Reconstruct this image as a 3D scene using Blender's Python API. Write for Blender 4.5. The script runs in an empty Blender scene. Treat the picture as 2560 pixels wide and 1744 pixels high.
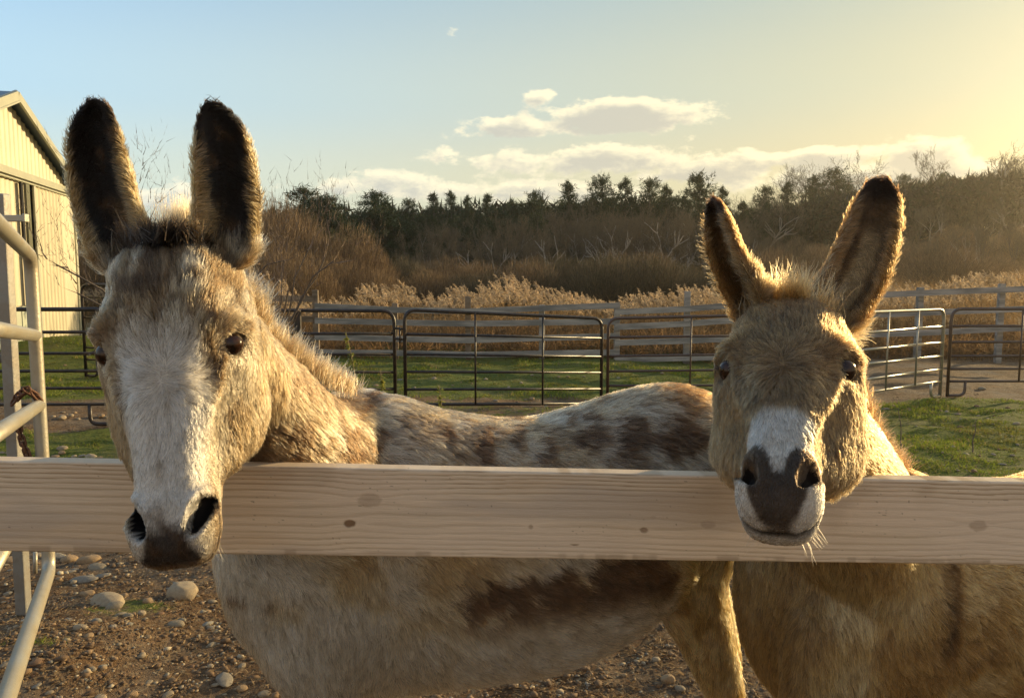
import bpy, bmesh, math, random, os
import numpy as np
from mathutils import Vector, Matrix, kdtree
R = math.radians
sc = bpy.context.scene
COL = sc.collection
rng = np.random.default_rng(7)
random.seed(7)

# ------------------------------------------------------------------ camera
F = 1950.0; IW = 2560.0; IH = 1744.0; EYE = 1.5; HORIZON = 680.0
PITCH = math.atan((IH / 2 - HORIZON) / F)
cd = bpy.data.cameras.new('camera'); cam = bpy.data.objects.new('camera', cd); COL.objects.link(cam)
cam.location = (0, 0, EYE); cam.rotation_euler = (math.pi / 2 - PITCH, 0, 0)
cd.sensor_fit = 'HORIZONTAL'; cd.sensor_width = 36.0; cd.lens = F / IW * 36.0
cd.clip_start = 0.05; cd.clip_end = 6000
sc.camera = cam

# ------------------------------------------------------------------ sky and sun
SKY_K = 6.6
SUN_AZ, SUN_EL = 55.0, 11.0                  # degrees to the right of the view direction, above the horizon
w = bpy.data.worlds.new('World'); sc.world = w; w.use_nodes = True
nt = w.node_tree; N = nt.nodes; L = nt.links; N.clear()
def nn(tree, kind, **kw):
    n = tree.nodes.new(kind)
    for k, v in kw.items():
        if k.startswith('i_'): n.inputs[k[2:]].default_value = v
        elif k.startswith('n_'): n.inputs[int(k[2:])].default_value = v
        else: setattr(n, k, v)
    return n
def math_(tree, op, a, b=None, clamp=False):
    n = tree.nodes.new('ShaderNodeMath'); n.operation = op; n.use_clamp = clamp
    for i, v in enumerate((a, b)):
        if v is None: continue
        if isinstance(v, (int, float)): n.inputs[i].default_value = v
        else: tree.links.new(v, n.inputs[i])
    return n.outputs[0]
def mixc(tree, fac, a, b, mode='MIX'):
    n = tree.nodes.new('ShaderNodeMix'); n.data_type = 'RGBA'; n.blend_type = mode
    for s, v in ((n.inputs[0], fac), (n.inputs[6], a), (n.inputs[7], b)):
        if isinstance(v, (int, float)): s.default_value = v
        elif isinstance(v, tuple): s.default_value = v if len(v) == 4 else v + (1,)
        else: tree.links.new(v, s)
    return n.outputs[2]
def maprange(tree, v, a, b, c=0.0, d=1.0, smooth=False):
    n = tree.nodes.new('ShaderNodeMapRange'); n.clamp = True
    if smooth: n.interpolation_type = 'SMOOTHSTEP'
    tree.links.new(v, n.inputs[0])
    for i, q in enumerate((a, b, c, d)): n.inputs[i + 1].default_value = q
    return n.outputs[0]

sky = nn(nt, 'ShaderNodeTexSky', sky_type='NISHITA', sun_disc=False, sun_elevation=R(SUN_EL), sun_rotation=R(SUN_AZ),
         altitude=50, air_density=1.0, dust_density=2.2, ozone_density=1.6)
tc = nn(nt, 'ShaderNodeTexCoord'); sep = nn(nt, 'ShaderNodeSeparateXYZ'); L.new(tc.outputs['Generated'], sep.inputs[0])
SX, SY, SZ = sep.outputs
az = math_(nt, 'ARCTAN2', SX, SY)                                  # radians right of the view direction
hyp = math_(nt, 'SQRT', math_(nt, 'ADD', math_(nt, 'MULTIPLY', SX, SX), math_(nt, 'MULTIPLY', SY, SY)))
el = math_(nt, 'ARCTAN2', SZ, hyp)
def comb(x, y, z):
    c = nt.nodes.new('ShaderNodeCombineXYZ')
    for s, v in zip(c.inputs, (x, y, z)):
        if isinstance(v, (int, float)): s.default_value = v
        else: nt.links.new(v, s)
    return c.outputs[0]
# clouds: soft ragged banks at fixed bearings, thickness read twice so the side away from the sun is grey
def azel(px, py):
    x, y, z = (px - IW / 2) / F, 1.0, (IH / 2 - py) / F
    f = Vector((0, math.cos(PITCH), -math.sin(PITCH))); u = Vector((0, math.sin(PITCH), math.cos(PITCH)))
    d = f + x * Vector((1, 0, 0)) + z * u
    return math.atan2(d.x, d.y), math.atan2(d.z, math.hypot(d.x, d.y))
banks = [  # px, py (photo), half width, half height, strength
    (1540, 285, 235, 42, 1.1), (1330, 316, 170, 28, .95), (1680, 275, 110, 20, .7), (1165, 330, 60, 18, .62), (1360, 250, 45, 24, .7), (1720, 345, 30, 10, .5),
    (1190, 70, 36, 20, .35), (1135, 75, 16, 12, .2),
    (1450, 405, 400, 40, .85), (1050, 450, 280, 30, .7), (1750, 430, 240, 34, .7), (880, 462, 120, 18, .55), (1320, 490, 460, 22, .5),
    (2050, 392, 180, 22, .85), (2310, 385, 110, 42, .9), (2150, 440, 420, 40, .75), (2450, 430, 200, 30, .6), (1200, 470, 400, 30, .7), (450, 500, 120, 30, .5)]
def cloud_density(da, de, sc_n):
    n1 = nn(nt, 'ShaderNodeTexNoise', i_Scale=14.0, i_Detail=9.0, i_Roughness=.62)
    n1.normalize = True
    aa = math_(nt, 'ADD', az, da); ee = math_(nt, 'ADD', el, de)
    L.new(comb(aa, math_(nt, 'MULTIPLY', ee, 2.0), 3.7), n1.inputs['Vector'])
    m = None
    for px, py, hw, hh, st in banks:
        a0, e0 = azel(px, py); wa, we = hw / F, hh / F
        dx = math_(nt, 'DIVIDE', math_(nt, 'SUBTRACT', aa, a0), wa)
        dy = math_(nt, 'DIVIDE', math_(nt, 'SUBTRACT', ee, e0), we)
        r2 = math_(nt, 'ADD', math_(nt, 'MULTIPLY', dx, dx), math_(nt, 'MULTIPLY', dy, dy))
        v = math_(nt, 'MULTIPLY', math_(nt, 'SUBTRACT', 1.0, math_(nt, 'MULTIPLY', r2, .62)), st)
        m = v if m is None else math_(nt, 'MAXIMUM', m, v)
    m = math_(nt, 'MAXIMUM', m, -1.0)
    d = math_(nt, 'ADD', m, math_(nt, 'MULTIPLY', math_(nt, 'SUBTRACT', n1.outputs[0], .5), 3.1))
    return d
d0 = cloud_density(0, 0, 1); d1 = cloud_density(.010, .009, 1)
cover = maprange(nt, d0, .24, .62, 0, 1, True)
shade = maprange(nt, math_(nt, 'ADD', math_(nt, 'MULTIPLY', d1, .75), math_(nt, 'MULTIPLY', d0, .25)), .26, .95, 0, 1, True)
# hue of the evening sky by height and by bearing from the sun, blended with the physical sky
def ramp(v, stops):
    r = nt.nodes.new('ShaderNodeValToRGB'); r.color_ramp.interpolation = 'EASE'; e = r.color_ramp.elements
    while len(e) < len(stops): e.new(.5)
    for q, (p_, c_) in zip(e, stops): q.position = p_; q.color = c_ + (1,)
    L.new(v, r.inputs[0]); return r.outputs[0]
eln = maprange(nt, el, 0, math.pi / 2)
cool = ramp(eln, [(0, (.74, .76, .60)), (.065, (.66, .79, .74)), (.13, (.50, .72, .86)), (.23, (.34, .57, .82)), (.5, (.24, .38, .56)), (1.0, (.22, .28, .38))])
hot = ramp(eln, [(0, (.80, .60, .25)), (.07, (.72, .58, .27)), (.14, (.61, .57, .33)), (.24, (.44, .49, .38)), (.5, (.36, .42, .48)), (1.0, (.22, .28, .38))])
tow = math_(nt, 'COSINE', math_(nt, 'SUBTRACT', az, R(SUN_AZ)))
warm = maprange(nt, tow, .03, .98, 0, 1, False)
grad = mixc(nt, warm, cool, hot)
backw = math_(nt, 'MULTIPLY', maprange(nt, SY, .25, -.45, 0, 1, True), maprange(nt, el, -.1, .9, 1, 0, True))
grad = mixc(nt, math_(nt, 'MULTIPLY', backw, .85), grad, (1.06, .77, .48))     # warm glow added to the unseen sky behind the camera, warms plank and faces
glow = math_(nt, 'POWER', maprange(nt, math_(nt, 'MULTIPLY', tow, maprange(nt, el, 0, 1.2, 1, .2)), .6, 1.0), 4.0)
grad = mixc(nt, math_(nt, 'MULTIPLY', glow, .25), grad, (1.45, 1.12, .58))
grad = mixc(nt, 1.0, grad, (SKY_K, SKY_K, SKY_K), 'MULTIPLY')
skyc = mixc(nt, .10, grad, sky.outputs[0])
kk = SKY_K * 1.02
lit = mixc(nt, warm, (.95 * kk, .90 * kk, .72 * kk), (1.08 * kk, .94 * kk, .60 * kk)); dark = mixc(nt, warm, (.47 * kk, .52 * kk, .54 * kk), (.62 * kk, .56 * kk, .42 * kk))
cl = mixc(nt, shade, lit, dark)
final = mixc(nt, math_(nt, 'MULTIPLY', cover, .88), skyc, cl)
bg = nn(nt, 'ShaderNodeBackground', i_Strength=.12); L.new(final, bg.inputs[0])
out = nn(nt, 'ShaderNodeOutputWorld'); L.new(bg.outputs[0], out.inputs[0])
w.cycles.sampling_method = 'MANUAL'; w.cycles.sample_map_resolution = 512

ld = bpy.data.lights.new('sun', 'SUN'); sun = bpy.data.objects.new('sun', ld); COL.objects.link(sun)
ld.energy = 5.0; ld.angle = R(.55); ld.color = (1.0, .74, .38)
sdir = Vector((math.sin(R(SUN_AZ)) * math.cos(R(SUN_EL)), math.cos(R(SUN_AZ)) * math.cos(R(SUN_EL)), math.sin(R(SUN_EL))))
sun.rotation_euler = sdir.to_track_quat('Z', 'Y').to_euler(); sun.location = sdir * 50

vs = sc.view_settings
sc.display_settings.display_device = 'sRGB'; vs.view_transform = 'Standard'; vs.look = 'None'; vs.exposure = 0.55; vs.gamma = 1; vs.use_curve_mapping = False
sc.render.engine = 'CYCLES'
sc.cycles.max_bounces = 8; sc.cycles.transparent_max_bounces = 8; sc.cycles.diffuse_bounces = 3; sc.cycles.glossy_bounces = 3; sc.cycles.transmission_bounces = 6
sc.cycles.use_denoising = True
sc.cycles_curves.shape = 'RIBBONS'; sc.cycles_curves.subdivisions = 2

# ------------------------------------------------------------------ helpers
def P(px, py, Y):
    """point at world depth Y (metres in front) that this direction of view meets: used to read places off the photograph"""
    x, z = (px - IW / 2) / F, (IH / 2 - py) / F
    d = Vector((x, math.cos(PITCH) + z * math.sin(PITCH), -math.sin(PITCH) + z * math.cos(PITCH)))
    return Vector((0, 0, EYE)) + d * (Y / d.y)
def D(dx, dy, Y): return P(dx * 1.10155, dy * 1.10155, Y)

def tag(o, label=None, cat=None, group=None, kind=None):
    if label: o['label'] = label
    if cat: o['category'] = cat
    if group: o['group'] = group
    if kind: o['kind'] = kind
    return o
def empty(name, loc=(0, 0, 0), rz=0.0):
    o = bpy.data.objects.new(name, None); COL.objects.link(o); o.location = loc; o.rotation_euler = (0, 0, rz)
    o.empty_display_size = .1
    return o
def link_mesh(name, me, mat=None, parent=None):
    o = bpy.data.objects.new(name, me); COL.objects.link(o)
    if mat: me.materials.append(mat)
    if parent: o.parent = parent
    return o
def copy_tree(o, parent=None):
    c = o.copy(); COL.objects.link(c); c.parent = parent
    if parent: c.matrix_parent_inverse = o.matrix_parent_inverse
    for ch in list(o.children): copy_tree(ch, c)
    return c
def np_mesh(name, V, Fq, smooth=True):
    """V (n,3); Fq (m,k) int array of equal-size faces, or a list of such arrays"""
    me = bpy.data.meshes.new(name)
    V = np.asarray(V, dtype=np.float32)
    Fl = Fq if isinstance(Fq, list) else [Fq]
    Fl = [np.asarray(f, dtype=np.int32) for f in Fl if len(f)]
    me.vertices.add(len(V)); me.vertices.foreach_set('co', V.ravel())
    nl = sum(f.size for f in Fl); npoly = sum(len(f) for f in Fl)
    me.loops.add(nl); me.polygons.add(npoly)
    me.loops.foreach_set('vertex_index', np.concatenate([f.ravel() for f in Fl]))
    tot = np.concatenate([np.full(len(f), f.shape[1], dtype=np.int32) for f in Fl])
    st = np.concatenate([[0], np.cumsum(tot)[:-1]]).astype(np.int32)
    me.polygons.foreach_set('loop_start', st)
    me.update(calc_edges=True); me.validate()
    me.polygons.foreach_set('use_smooth', np.full(len(me.polygons), smooth, dtype=bool))
    return me
def set_col(me, C, name='col'):
    a = me.attributes.new(name, 'FLOAT_COLOR', 'POINT')
    C = np.asarray(C, dtype=np.float32)
    if C.shape[1] == 3: C = np.hstack([C, np.ones((len(C), 1), np.float32)])
    a.data.foreach_set('color', C.ravel())

class MB:
    """collects boxes, tubes and strips, then links them as one mesh"""
    def __init__(s): s.V = []; s.F = []; s.C = []; s.n = 0
    def add(s, V, Fc, c=None):
        V = np.asarray(V, float).reshape(-1, 3); s.V.append(V); s.C.append(np.tile(np.array(c if c is not None else (1, 1, 1), float), (len(V), 1)) if np.ndim(c) < 2 else np.asarray(c))
        for f in Fc: s.F.append(tuple(int(i) + s.n for i in f))
        s.n += len(V)
    def box(s, c, size, rot=None, bev=0.0, col=None):
        hx, hy, hz = [q / 2 for q in size]
        b = min(bev, hx * .45, hy * .45, hz * .45)
        bm = bmesh.new(); bmesh.ops.create_cube(bm, size=1)
        for v in bm.verts: v.co = Vector((v.co.x * 2 * hx, v.co.y * 2 * hy, v.co.z * 2 * hz))
        if b > 0: bmesh.ops.bevel(bm, geom=bm.edges[:], offset=b, segments=2, affect='EDGES', profile=.5)
        M = rot.to_3x3() if rot is not None else Matrix.Identity(3)
        V = [M @ v.co + Vector(c) for v in bm.verts]; Fc = [[v.index for v in f.verts] for f in bm.faces]
        bm.free(); s.add([tuple(v) for v in V], Fc, col)
    def beam(s, a, b, wdt, hgt, bev=.002, up=Vector((0, 0, 1)), col=None):
        a = Vector(a); b = Vector(b); x = (b - a); ln = x.length; x.normalize(); y = up.cross(x).normalized(); z = x.cross(y)
        s.box((a + b) / 2, (ln, wdt, hgt), Matrix((x, y, z)).transposed(), bev, col)
    def tube(s, pts, rad, seg=8, cap=True, col=None, flat=1.0):
        pts = [Vector(p) for p in pts]; n = len(pts)
        rad = [rad] * n if isinstance(rad, (int, float)) else list(rad)
        V = []; Fc = []; u = None
        for i, p in enumerate(pts):
            t = (pts[min(i + 1, n - 1)] - pts[max(i - 1, 0)]).normalized()
            if u is None: u = (Vector((0, 0, 1)) if abs(t.z) < .9 else Vector((1, 0, 0))).cross(t).normalized()
            else: u = (u - t * u.dot(t)).normalized()
            v = t.cross(u)
            for k in range(seg):
                a = 2 * math.pi * k / seg
                V.append(p + (u * math.cos(a) + v * math.sin(a) * flat) * rad[i])
        for i in range(n - 1):
            for k in range(seg):
                k2 = (k + 1) % seg
                Fc.append((i * seg + k, i * seg + k2, (i + 1) * seg + k2, (i + 1) * seg + k))
        if cap: Fc.append(tuple(range(seg))[::-1]); Fc.append(tuple((n - 1) * seg + k for k in range(seg)))
        s.add([tuple(q) for q in V], Fc, col)
    def build(s, name, mat, parent=None, smooth=False, colors=False):
        me = bpy.data.meshes.new(name); V = np.concatenate(s.V)
        me.from_pydata(V.tolist(), [], s.F); me.update()
        me.polygons.foreach_set('use_smooth', np.full(len(me.polygons), bool(smooth), dtype=bool))
        if colors: set_col(me, np.concatenate(s.C))
        return link_mesh(name, me, mat, parent)

def bend(pts, r, n=6):
    """round the inner corners of a polyline"""
    pts = [Vector(p) for p in pts]; out = [pts[0]]
    for i in range(1, len(pts) - 1):
        a, b, c = pts[i - 1], pts[i], pts[i + 1]
        ra = min(r, (a - b).length * .49, (c - b).length * .49)
        p0 = b + (a - b).normalized() * ra; p1 = b + (c - b).normalized() * ra
        for k in range(n + 1):
            t = k / n; out.append((1 - t) ** 2 * p0 + 2 * t * (1 - t) * b + t * t * p1)
    out.append(pts[-1]); return out

# smooth 3-D value noise in numpy
_H = np.random.default_rng(3).random(4096).astype(np.float64)
def vnoise(p, s=1.0, seed=0):
    q = np.asarray(p, float) * s + seed * 17.31; i = np.floor(q).astype(np.int64); f = q - i; f = f * f * (3 - 2 * f)
    def h(a, b, c): return _H[(a * 73856093 ^ b * 19349663 ^ c * 83492791) & 4095]
    x, y, z = i[..., 0], i[..., 1], i[..., 2]; fx, fy, fz = f[..., 0], f[..., 1], f[..., 2]
    def l(a, b, t): return a + (b - a) * t
    return l(l(l(h(x, y, z), h(x + 1, y, z), fx), l(h(x, y + 1, z), h(x + 1, y + 1, z), fx), fy),
             l(l(h(x, y, z + 1), h(x + 1, y, z + 1), fx), l(h(x, y + 1, z + 1), h(x + 1, y + 1, z + 1), fx), fy), fz)
def fbm(p, s=1.0, o=4, seed=0, g=.5):
    r = 0; a = 1; t = 0
    for k in range(o): r = r + a * vnoise(p, s * 2 ** k, seed + k); t += a; a *= g
    return r / t
def sstep(x, a, b):
    t = np.clip((x - a) / (b - a), 0, 1); return t * t * (3 - 2 * t)
def pchip(xs, ys, x):
    xs = np.asarray(xs, float); ys = np.asarray(ys, float); x = np.clip(x, xs[0], xs[-1])
    h = np.diff(xs); h = h.reshape(-1, *([1] * (ys.ndim - 1))); d = np.diff(ys, axis=0) / h
    m = np.zeros_like(ys); m[0] = d[0]; m[-1] = d[-1]
    if len(xs) > 2:
        a, b = d[:-1], d[1:]; ok = a * b > 0
        m[1:-1] = np.where(ok, 2 * a * b / np.where(ok, a + b, 1), 0)
    i = np.clip(np.searchsorted(xs, x, side='right') - 1, 0, len(xs) - 2)
    t = (x - xs[i]) / np.diff(xs)[i]
    t = np.asarray(t).reshape(np.shape(x) + (1,) * (ys.ndim - 1)); hh = h[i] if np.ndim(x) else h[i]
    return ((1 + 2 * t) * (1 - t) ** 2 * ys[i] + t * (1 - t) ** 2 * hh * m[i] + t * t * (3 - 2 * t) * ys[i + 1] + t * t * (t - 1) * hh * m[i + 1])

# ------------------------------------------------------------------ materials
def mat(name, color=(.5, .5, .5), rough=.7, metal=0.0, var=0.0, vscale=8.0, bump=0.0, bscale=40.0, attr=None, spec=.5, coat=0.0, stretch=(1, 1, 1), c2=None, detail=6.0, translucent=0.0):
    m = bpy.data.materials.new(name); m.use_nodes = True; t = m.node_tree; t.nodes.clear()
    o = nn(t, 'ShaderNodeOutputMaterial'); b = nn(t, 'ShaderNodeBsdfPrincipled', i_Roughness=rough, i_Metallic=metal)
    b.inputs['Specular IOR Level'].default_value = spec; b.inputs['Coat Weight'].default_value = coat
    t.links.new(b.outputs[0], o.inputs[0])
    tc = nn(t, 'ShaderNodeTexCoord'); mp = nn(t, 'ShaderNodeMapping'); mp.inputs['Scale'].default_value = stretch
    t.links.new(tc.outputs['Object'], mp.inputs[0])
    src = None
    if attr:
        a = nn(t, 'ShaderNodeAttribute', attribute_name=attr); src = a.outputs['Color']
    base = src if src is not None else color + (1,)
    if var > 0 or c2:
        n = nn(t, 'ShaderNodeTexNoise', i_Scale=vscale, i_Detail=detail, i_Roughness=.62); t.links.new(mp.outputs[0], n.inputs['Vector'])
        if c2: base = mixc(t, maprange(t, n.outputs[0], .38, .62, 0, 1, True), base, c2 + (1,))
        if var > 0:
            v = maprange(t, n.outputs[0], .25, .75, 1 - var, 1 + var)
            cc = t.nodes.new('ShaderNodeCombineColor')
            for i in range(3): t.links.new(v, cc.inputs[i])
            base = mixc(t, 1.0, base, cc.outputs[0], 'MULTIPLY')
    if isinstance(base, tuple): b.inputs['Base Color'].default_value = base
    else: t.links.new(base, b.inputs['Base Color'])
    if bump > 0:
        n2 = nn(t, 'ShaderNodeTexNoise', i_Scale=bscale, i_Detail=8.0, i_Roughness=.65); t.links.new(mp.outputs[0], n2.inputs['Vector'])
        bp = nn(t, 'ShaderNodeBump', i_Strength=bump, i_Distance=.02); t.links.new(n2.outputs[0], bp.inputs['Height']); t.links.new(bp.outputs[0], b.inputs['Normal'])
    if translucent > 0:
        tr = nn(t, 'ShaderNodeBsdfTranslucent'); mx = nn(t, 'ShaderNodeMixShader', n_0=translucent)
        if isinstance(base, tuple): tr.inputs[0].default_value = base
        else: t.links.new(base, tr.inputs[0])
        t.links.new(b.outputs[0], mx.inputs[1]); t.links.new(tr.outputs[0], mx.inputs[2]); t.links.new(mx.outputs[0], o.inputs[0])
    return m
# ------------------------------------------------------------------ ground
def ground_z(x, y):
    x = np.asarray(x, float); y = np.asarray(y, float)
    p = np.stack([x, y, np.zeros_like(x)], -1)
    near = sstep(y, 45, 12)
    z = (fbm(p, .9, 3, 2) - .5) * .07 * near + (fbm(p, 5.0, 4, 5) - .5) * .055 * sstep(y, 14, 5)
    z = z + (fbm(p, .35, 2, 9) - .5) * .12 * sstep(y, 5, 10)
    z = z + (fbm(p, 2.4, 3, 21) - .5) * .10 * sstep(y, 4, 6) * sstep(y, 18, 12)
    z = z - .11 * np.exp(-((x - 2.0) / 1.9) ** 2 - ((y - 9.6) / 1.6) ** 2)
    z = z + .30 * np.exp(-((x + 8.2) / 1.5) ** 2 - ((y - 14.6) / 1.0) ** 2)                   # grassy heap by the barn
    z = z + .17 * np.exp(-((x + 1.75) / .35) ** 2 - ((y - 2.7) / .5) ** 2)
    # far hill, higher to the right
    hill = sstep(y, 26, 95) * (1.6 + 5.0 * sstep(x / np.maximum(y, 1), .15, .62))
    hill = hill + sstep(y, 95, 600) * 14
    return z + hill
def seq(a, b, s0, g):
    r = [a]; s = s0
    while r[-1] < b: r.append(r[-1] + s); s *= g
    r[-1] = b; return r
ys = np.array([-40, -15, -5, -1, 0.6, 1.4] + seq(2.0, 3000, .045, 1.022))
xpos = seq(0, 3200, .05, 1.030); xs = np.array([-v for v in xpos[:0:-1]] + xpos)
GX, GY = np.meshgrid(xs, ys); GZ = ground_z(GX, GY)
GV = np.stack([GX, GY, GZ], -1).reshape(-1, 3)
ny, nx = GX.shape; idx = np.arange(ny * nx).reshape(ny, nx)
GF = np.stack([idx[:-1, :-1], idx[:-1, 1:], idx[1:, 1:], idx[1:, :-1]], -1).reshape(-1, 4)
def grass_amount(x, y):
    """0 bare dirt .. 1 turf"""
    p = np.stack([x, y, np.zeros_like(x)], -1); n = fbm(p, .8, 4, 11); s = x / np.maximum(y, .5)
    g = np.zeros_like(x)
    left = sstep(s, -.25, -.40); right = sstep(s, .30, .42); mid = 1 - np.maximum(left, right)
    band = lambda a, b, e=.4: sstep(y, a - e, a + e) * (1 - sstep(y, b - e, b + e))
    g = np.maximum(g, left * np.maximum(band(5.5, 7.3), band(9.2, 60, .6)))
    g = np.maximum(g, mid * np.maximum(band(9.4, 60, .8), .35 * band(6, 9)))
    g = np.maximum(g, right * np.maximum(band(5.0, 9.0, .5), band(15.5, 60, .8)))
    g = np.maximum(g, .75 * np.exp(-((x + 1.65) / .28) ** 2 - ((y - 3.25) / .30) ** 2))
    g = np.maximum(g, .62 * np.exp(-((x + 1.42) / .16) ** 2 - ((y - 3.05) / .10) ** 2))
    g = np.maximum(g, .6 * np.exp(-((x + 1.75) / .20) ** 2 - ((y - 2.75) / .10) ** 2))
    return np.clip(g + (n - .5) * 1.3 * (g > .02), 0, 1)
ga = grass_amount(GV[:, 0], GV[:, 1])
far = sstep(GV[:, 1], 16, 24)
gm = np_mesh('ground', GV, GF)
set_col(gm, np.stack([ga, far, np.zeros_like(ga)], -1), 'zone')
m = bpy.data.materials.new('ground_soil'); m.use_nodes = True; t = m.node_tree; t.nodes.clear()
o_ = nn(t, 'ShaderNodeOutputMaterial'); b_ = nn(t, 'ShaderNodeBsdfPrincipled', i_Roughness=.93); t.links.new(b_.outputs[0], o_.inputs[0])
b_.inputs['Specular IOR Level'].default_value = .2
at = nn(t, 'ShaderNodeAttribute', attribute_name='zone'); sp = nn(t, 'ShaderNodeSeparateColor'); t.links.new(at.outputs['Color'], sp.inputs[0])
tcn = nn(t, 'ShaderNodeTexCoord')
def gn(scale, det=8.0, ro=.62):
    n = nn(t, 'ShaderNodeTexNoise', i_Scale=scale, i_Detail=det, i_Roughness=ro); t.links.new(tcn.outputs['Object'], n.inputs['Vector']); return n.outputs[0]
n1, n2, n3, n4 = gn(1.6), gn(9.0), gn(45.0), gn(160.0, 4.0)
dirt = mixc(t, maprange(t, n2, .35, .65), (.105, .058, .026), (.235, .140, .068))
dirt = mixc(t, maprange(t, n3, .52, .66), dirt, (.32, .24, .14))
dirt = mixc(t, maprange(t, n4, .56, .68), dirt, (.055, .036, .022))
dirt = mixc(t, math_(t, 'MULTIPLY', maprange(t, n1, .45, .62), .5), dirt, (.21, .19, .155))
gr = mixc(t, maprange(t, n2, .35, .65), (.085, .125, .016), (.18, .19, .035))
gr = mixc(t, maprange(t, n3, .50, .66), gr, (.035, .055, .014))
gr = mixc(t, maprange(t, n1, .50, .70), gr, (.16, .15, .055))
gmask = maprange(t, math_(t, 'ADD', sp.outputs[0], math_(t, 'MULTIPLY', math_(t, 'SUBTRACT', n2, .5), .9)), .38, .56, 0, 1, True)
c = mixc(t, gmask, dirt, gr)
dry = mixc(t, maprange(t, n2, .35, .65), (.20, .125, .055), (.34, .23, .11))
c = mixc(t, sp.outputs[1], c, dry)
t.links.new(c, b_.inputs['Base Color'])
h = math_(t, 'ADD', math_(t, 'MULTIPLY', n3, .6), math_(t, 'ADD', math_(t, 'MULTIPLY', n2, 1.2), math_(t, 'MULTIPLY', n4, .25)))
bp = nn(t, 'ShaderNodeBump', i_Strength=1.0, i_Distance=.05); t.links.new(h, bp.inputs['Height']); t.links.new(bp.outputs[0], b_.inputs['Normal'])
ground = link_mesh('ground', gm, m); tag(ground, kind='structure')
def gz(x, y): return float(ground_z(np.array([x]), np.array([y]))[0])
# ------------------------------------------------------------------ donkeys
def A3(v): return np.array(v, float)
def unit(v): v = A3(v); return v / np.linalg.norm(v)
def ring(c, u, v, a, b, n=32, e=2.0, bot=None):
    th = np.linspace(0, 2 * math.pi, n, endpoint=False); cu, sv = np.cos(th), np.sin(th)
    x = np.sign(cu) * np.abs(cu) ** (2 / e) * a; bb = np.where(sv >= 0, b, bot if bot else b)
    y = np.sign(sv) * np.abs(sv) ** (2 / e) * bb
    return A3(c) + np.outer(x, A3(u)) + np.outer(y, A3(v))
class Rings:
    def __init__(s): s.V = []; s.Q = []; s.T = []; s.n = 0
    def add(s, rings):
        k = len(rings[0]); m = len(rings); V = np.concatenate(rings); i = np.arange(m * k).reshape(m, k) + s.n
        j = np.roll(i, -1, axis=1)
        s.Q.append(np.stack([i[:-1], j[:-1], j[1:], i[1:]], -1).reshape(-1, 4))
        c0 = s.n + m * k
        s.T.append(np.stack([j[0], i[0], np.full(k, c0)], -1)); s.T.append(np.stack([i[-1], j[-1], np.full(k, c0 + 1)], -1))
        s.V.append(V); s.V.append(rings[0].mean(0)[None]); s.V.append(rings[-1].mean(0)[None]); s.n += m * k + 2
    def mesh(s): return np_mesh('raw', np.concatenate(s.V), [np.concatenate(s.Q), np.concatenate(s.T)])
def limb(stations, n=24, fine=10):
    """stations: (center, half across, half along) stacked downwards; smooth between them"""
    C = A3([q[0] for q in stations]); A = A3([q[1] for q in stations]); B = A3([q[2] for q in stations])
    t = np.arange(len(C), dtype=float); tt = np.linspace(0, len(C) - 1, (len(C) - 1) * fine + 1)
    C = pchip(t, C, tt); A = pchip(t, A, tt); B = pchip(t, B, tt); return C, A, B
def limb_rings(stations, uref, n=28, fine=8, e=2.0, bots=None):
    C, A, B = limb(stations, n, fine); out = []
    T = np.gradient(C, axis=0); T /= np.linalg.norm(T, axis=1)[:, None]
    for c, a, b, t in zip(C, A, B, T):
        u = A3(uref) - t * np.dot(uref, t); u /= np.linalg.norm(u); v = np.cross(t, u)
        out.append(ring(c, u, v, a, b, n, e))
    return out

HEAD = np.array([  # s, front half width, w1, w2, back half width, front y, back y
    (-.018, .022, .040, .040, .02, .075, .13), (.00, .040, .066, .066, .045, .035, .17), (.04, .050, .084, .084, .06, .008, .20), (.09, .055, .099, .090, .06, -.003, .222),
    (.145, .055, .106, .096, .058, -.006, .235), (.185, .050, .100, .098, .058, -.003, .245), (.235, .043, .086, .100, .060, .002, .247), (.285, .038, .073, .096, .058, .006, .235),
    (.33, .035, .060, .078, .046, .008, .195), (.37, .036, .053, .056, .036, .009, .155), (.405, .042, .061, .056, .036, .005, .137), (.435, .045, .064, .058, .040, .007, .128),
    (.462, .043, .058, .054, .040, .017, .118), (.480, .036, .047, .046, .034, .032, .108), (.490, .020, .028, .028, .02, .052, .092)])
HL = .49
def head_rings(kw, kd):
    S = np.linspace(HEAD[0, 0], HL, 64); H = pchip(HEAD[:, 0], HEAD[:, 1:], S); out = []
    for s, (wf, w1, w2, wb, yf, yb) in zip(S, H):
        Dp = yb - yf
        half = [(0, yf), (wf, yf + .10 * w1), (w1, yf + .33 * Dp), (w2, yf + .66 * Dp), (wb, yb - .10 * Dp), (0, yb)]
        pts = half + [(-x, y) for x, y in half[-2:0:-1]]; p = A3(pts); n = len(p); o = []
        for i in range(n):
            a, b, c, d = p[(i - 1) % n], p[i], p[(i + 1) % n], p[(i + 2) % n]
            for t in np.linspace(0, 1, 5, endpoint=False):
                o.append(.5 * ((2 * b) + (c - a) * t + (2 * a - 5 * b + 4 * c - d) * t * t + (3 * b - a - 3 * c + d) * t ** 3))
        o = A3(o); out.append(np.stack([o[:, 0] * kw, o[:, 1] * kd, np.full(len(o), s)], -1))
    return out
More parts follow.
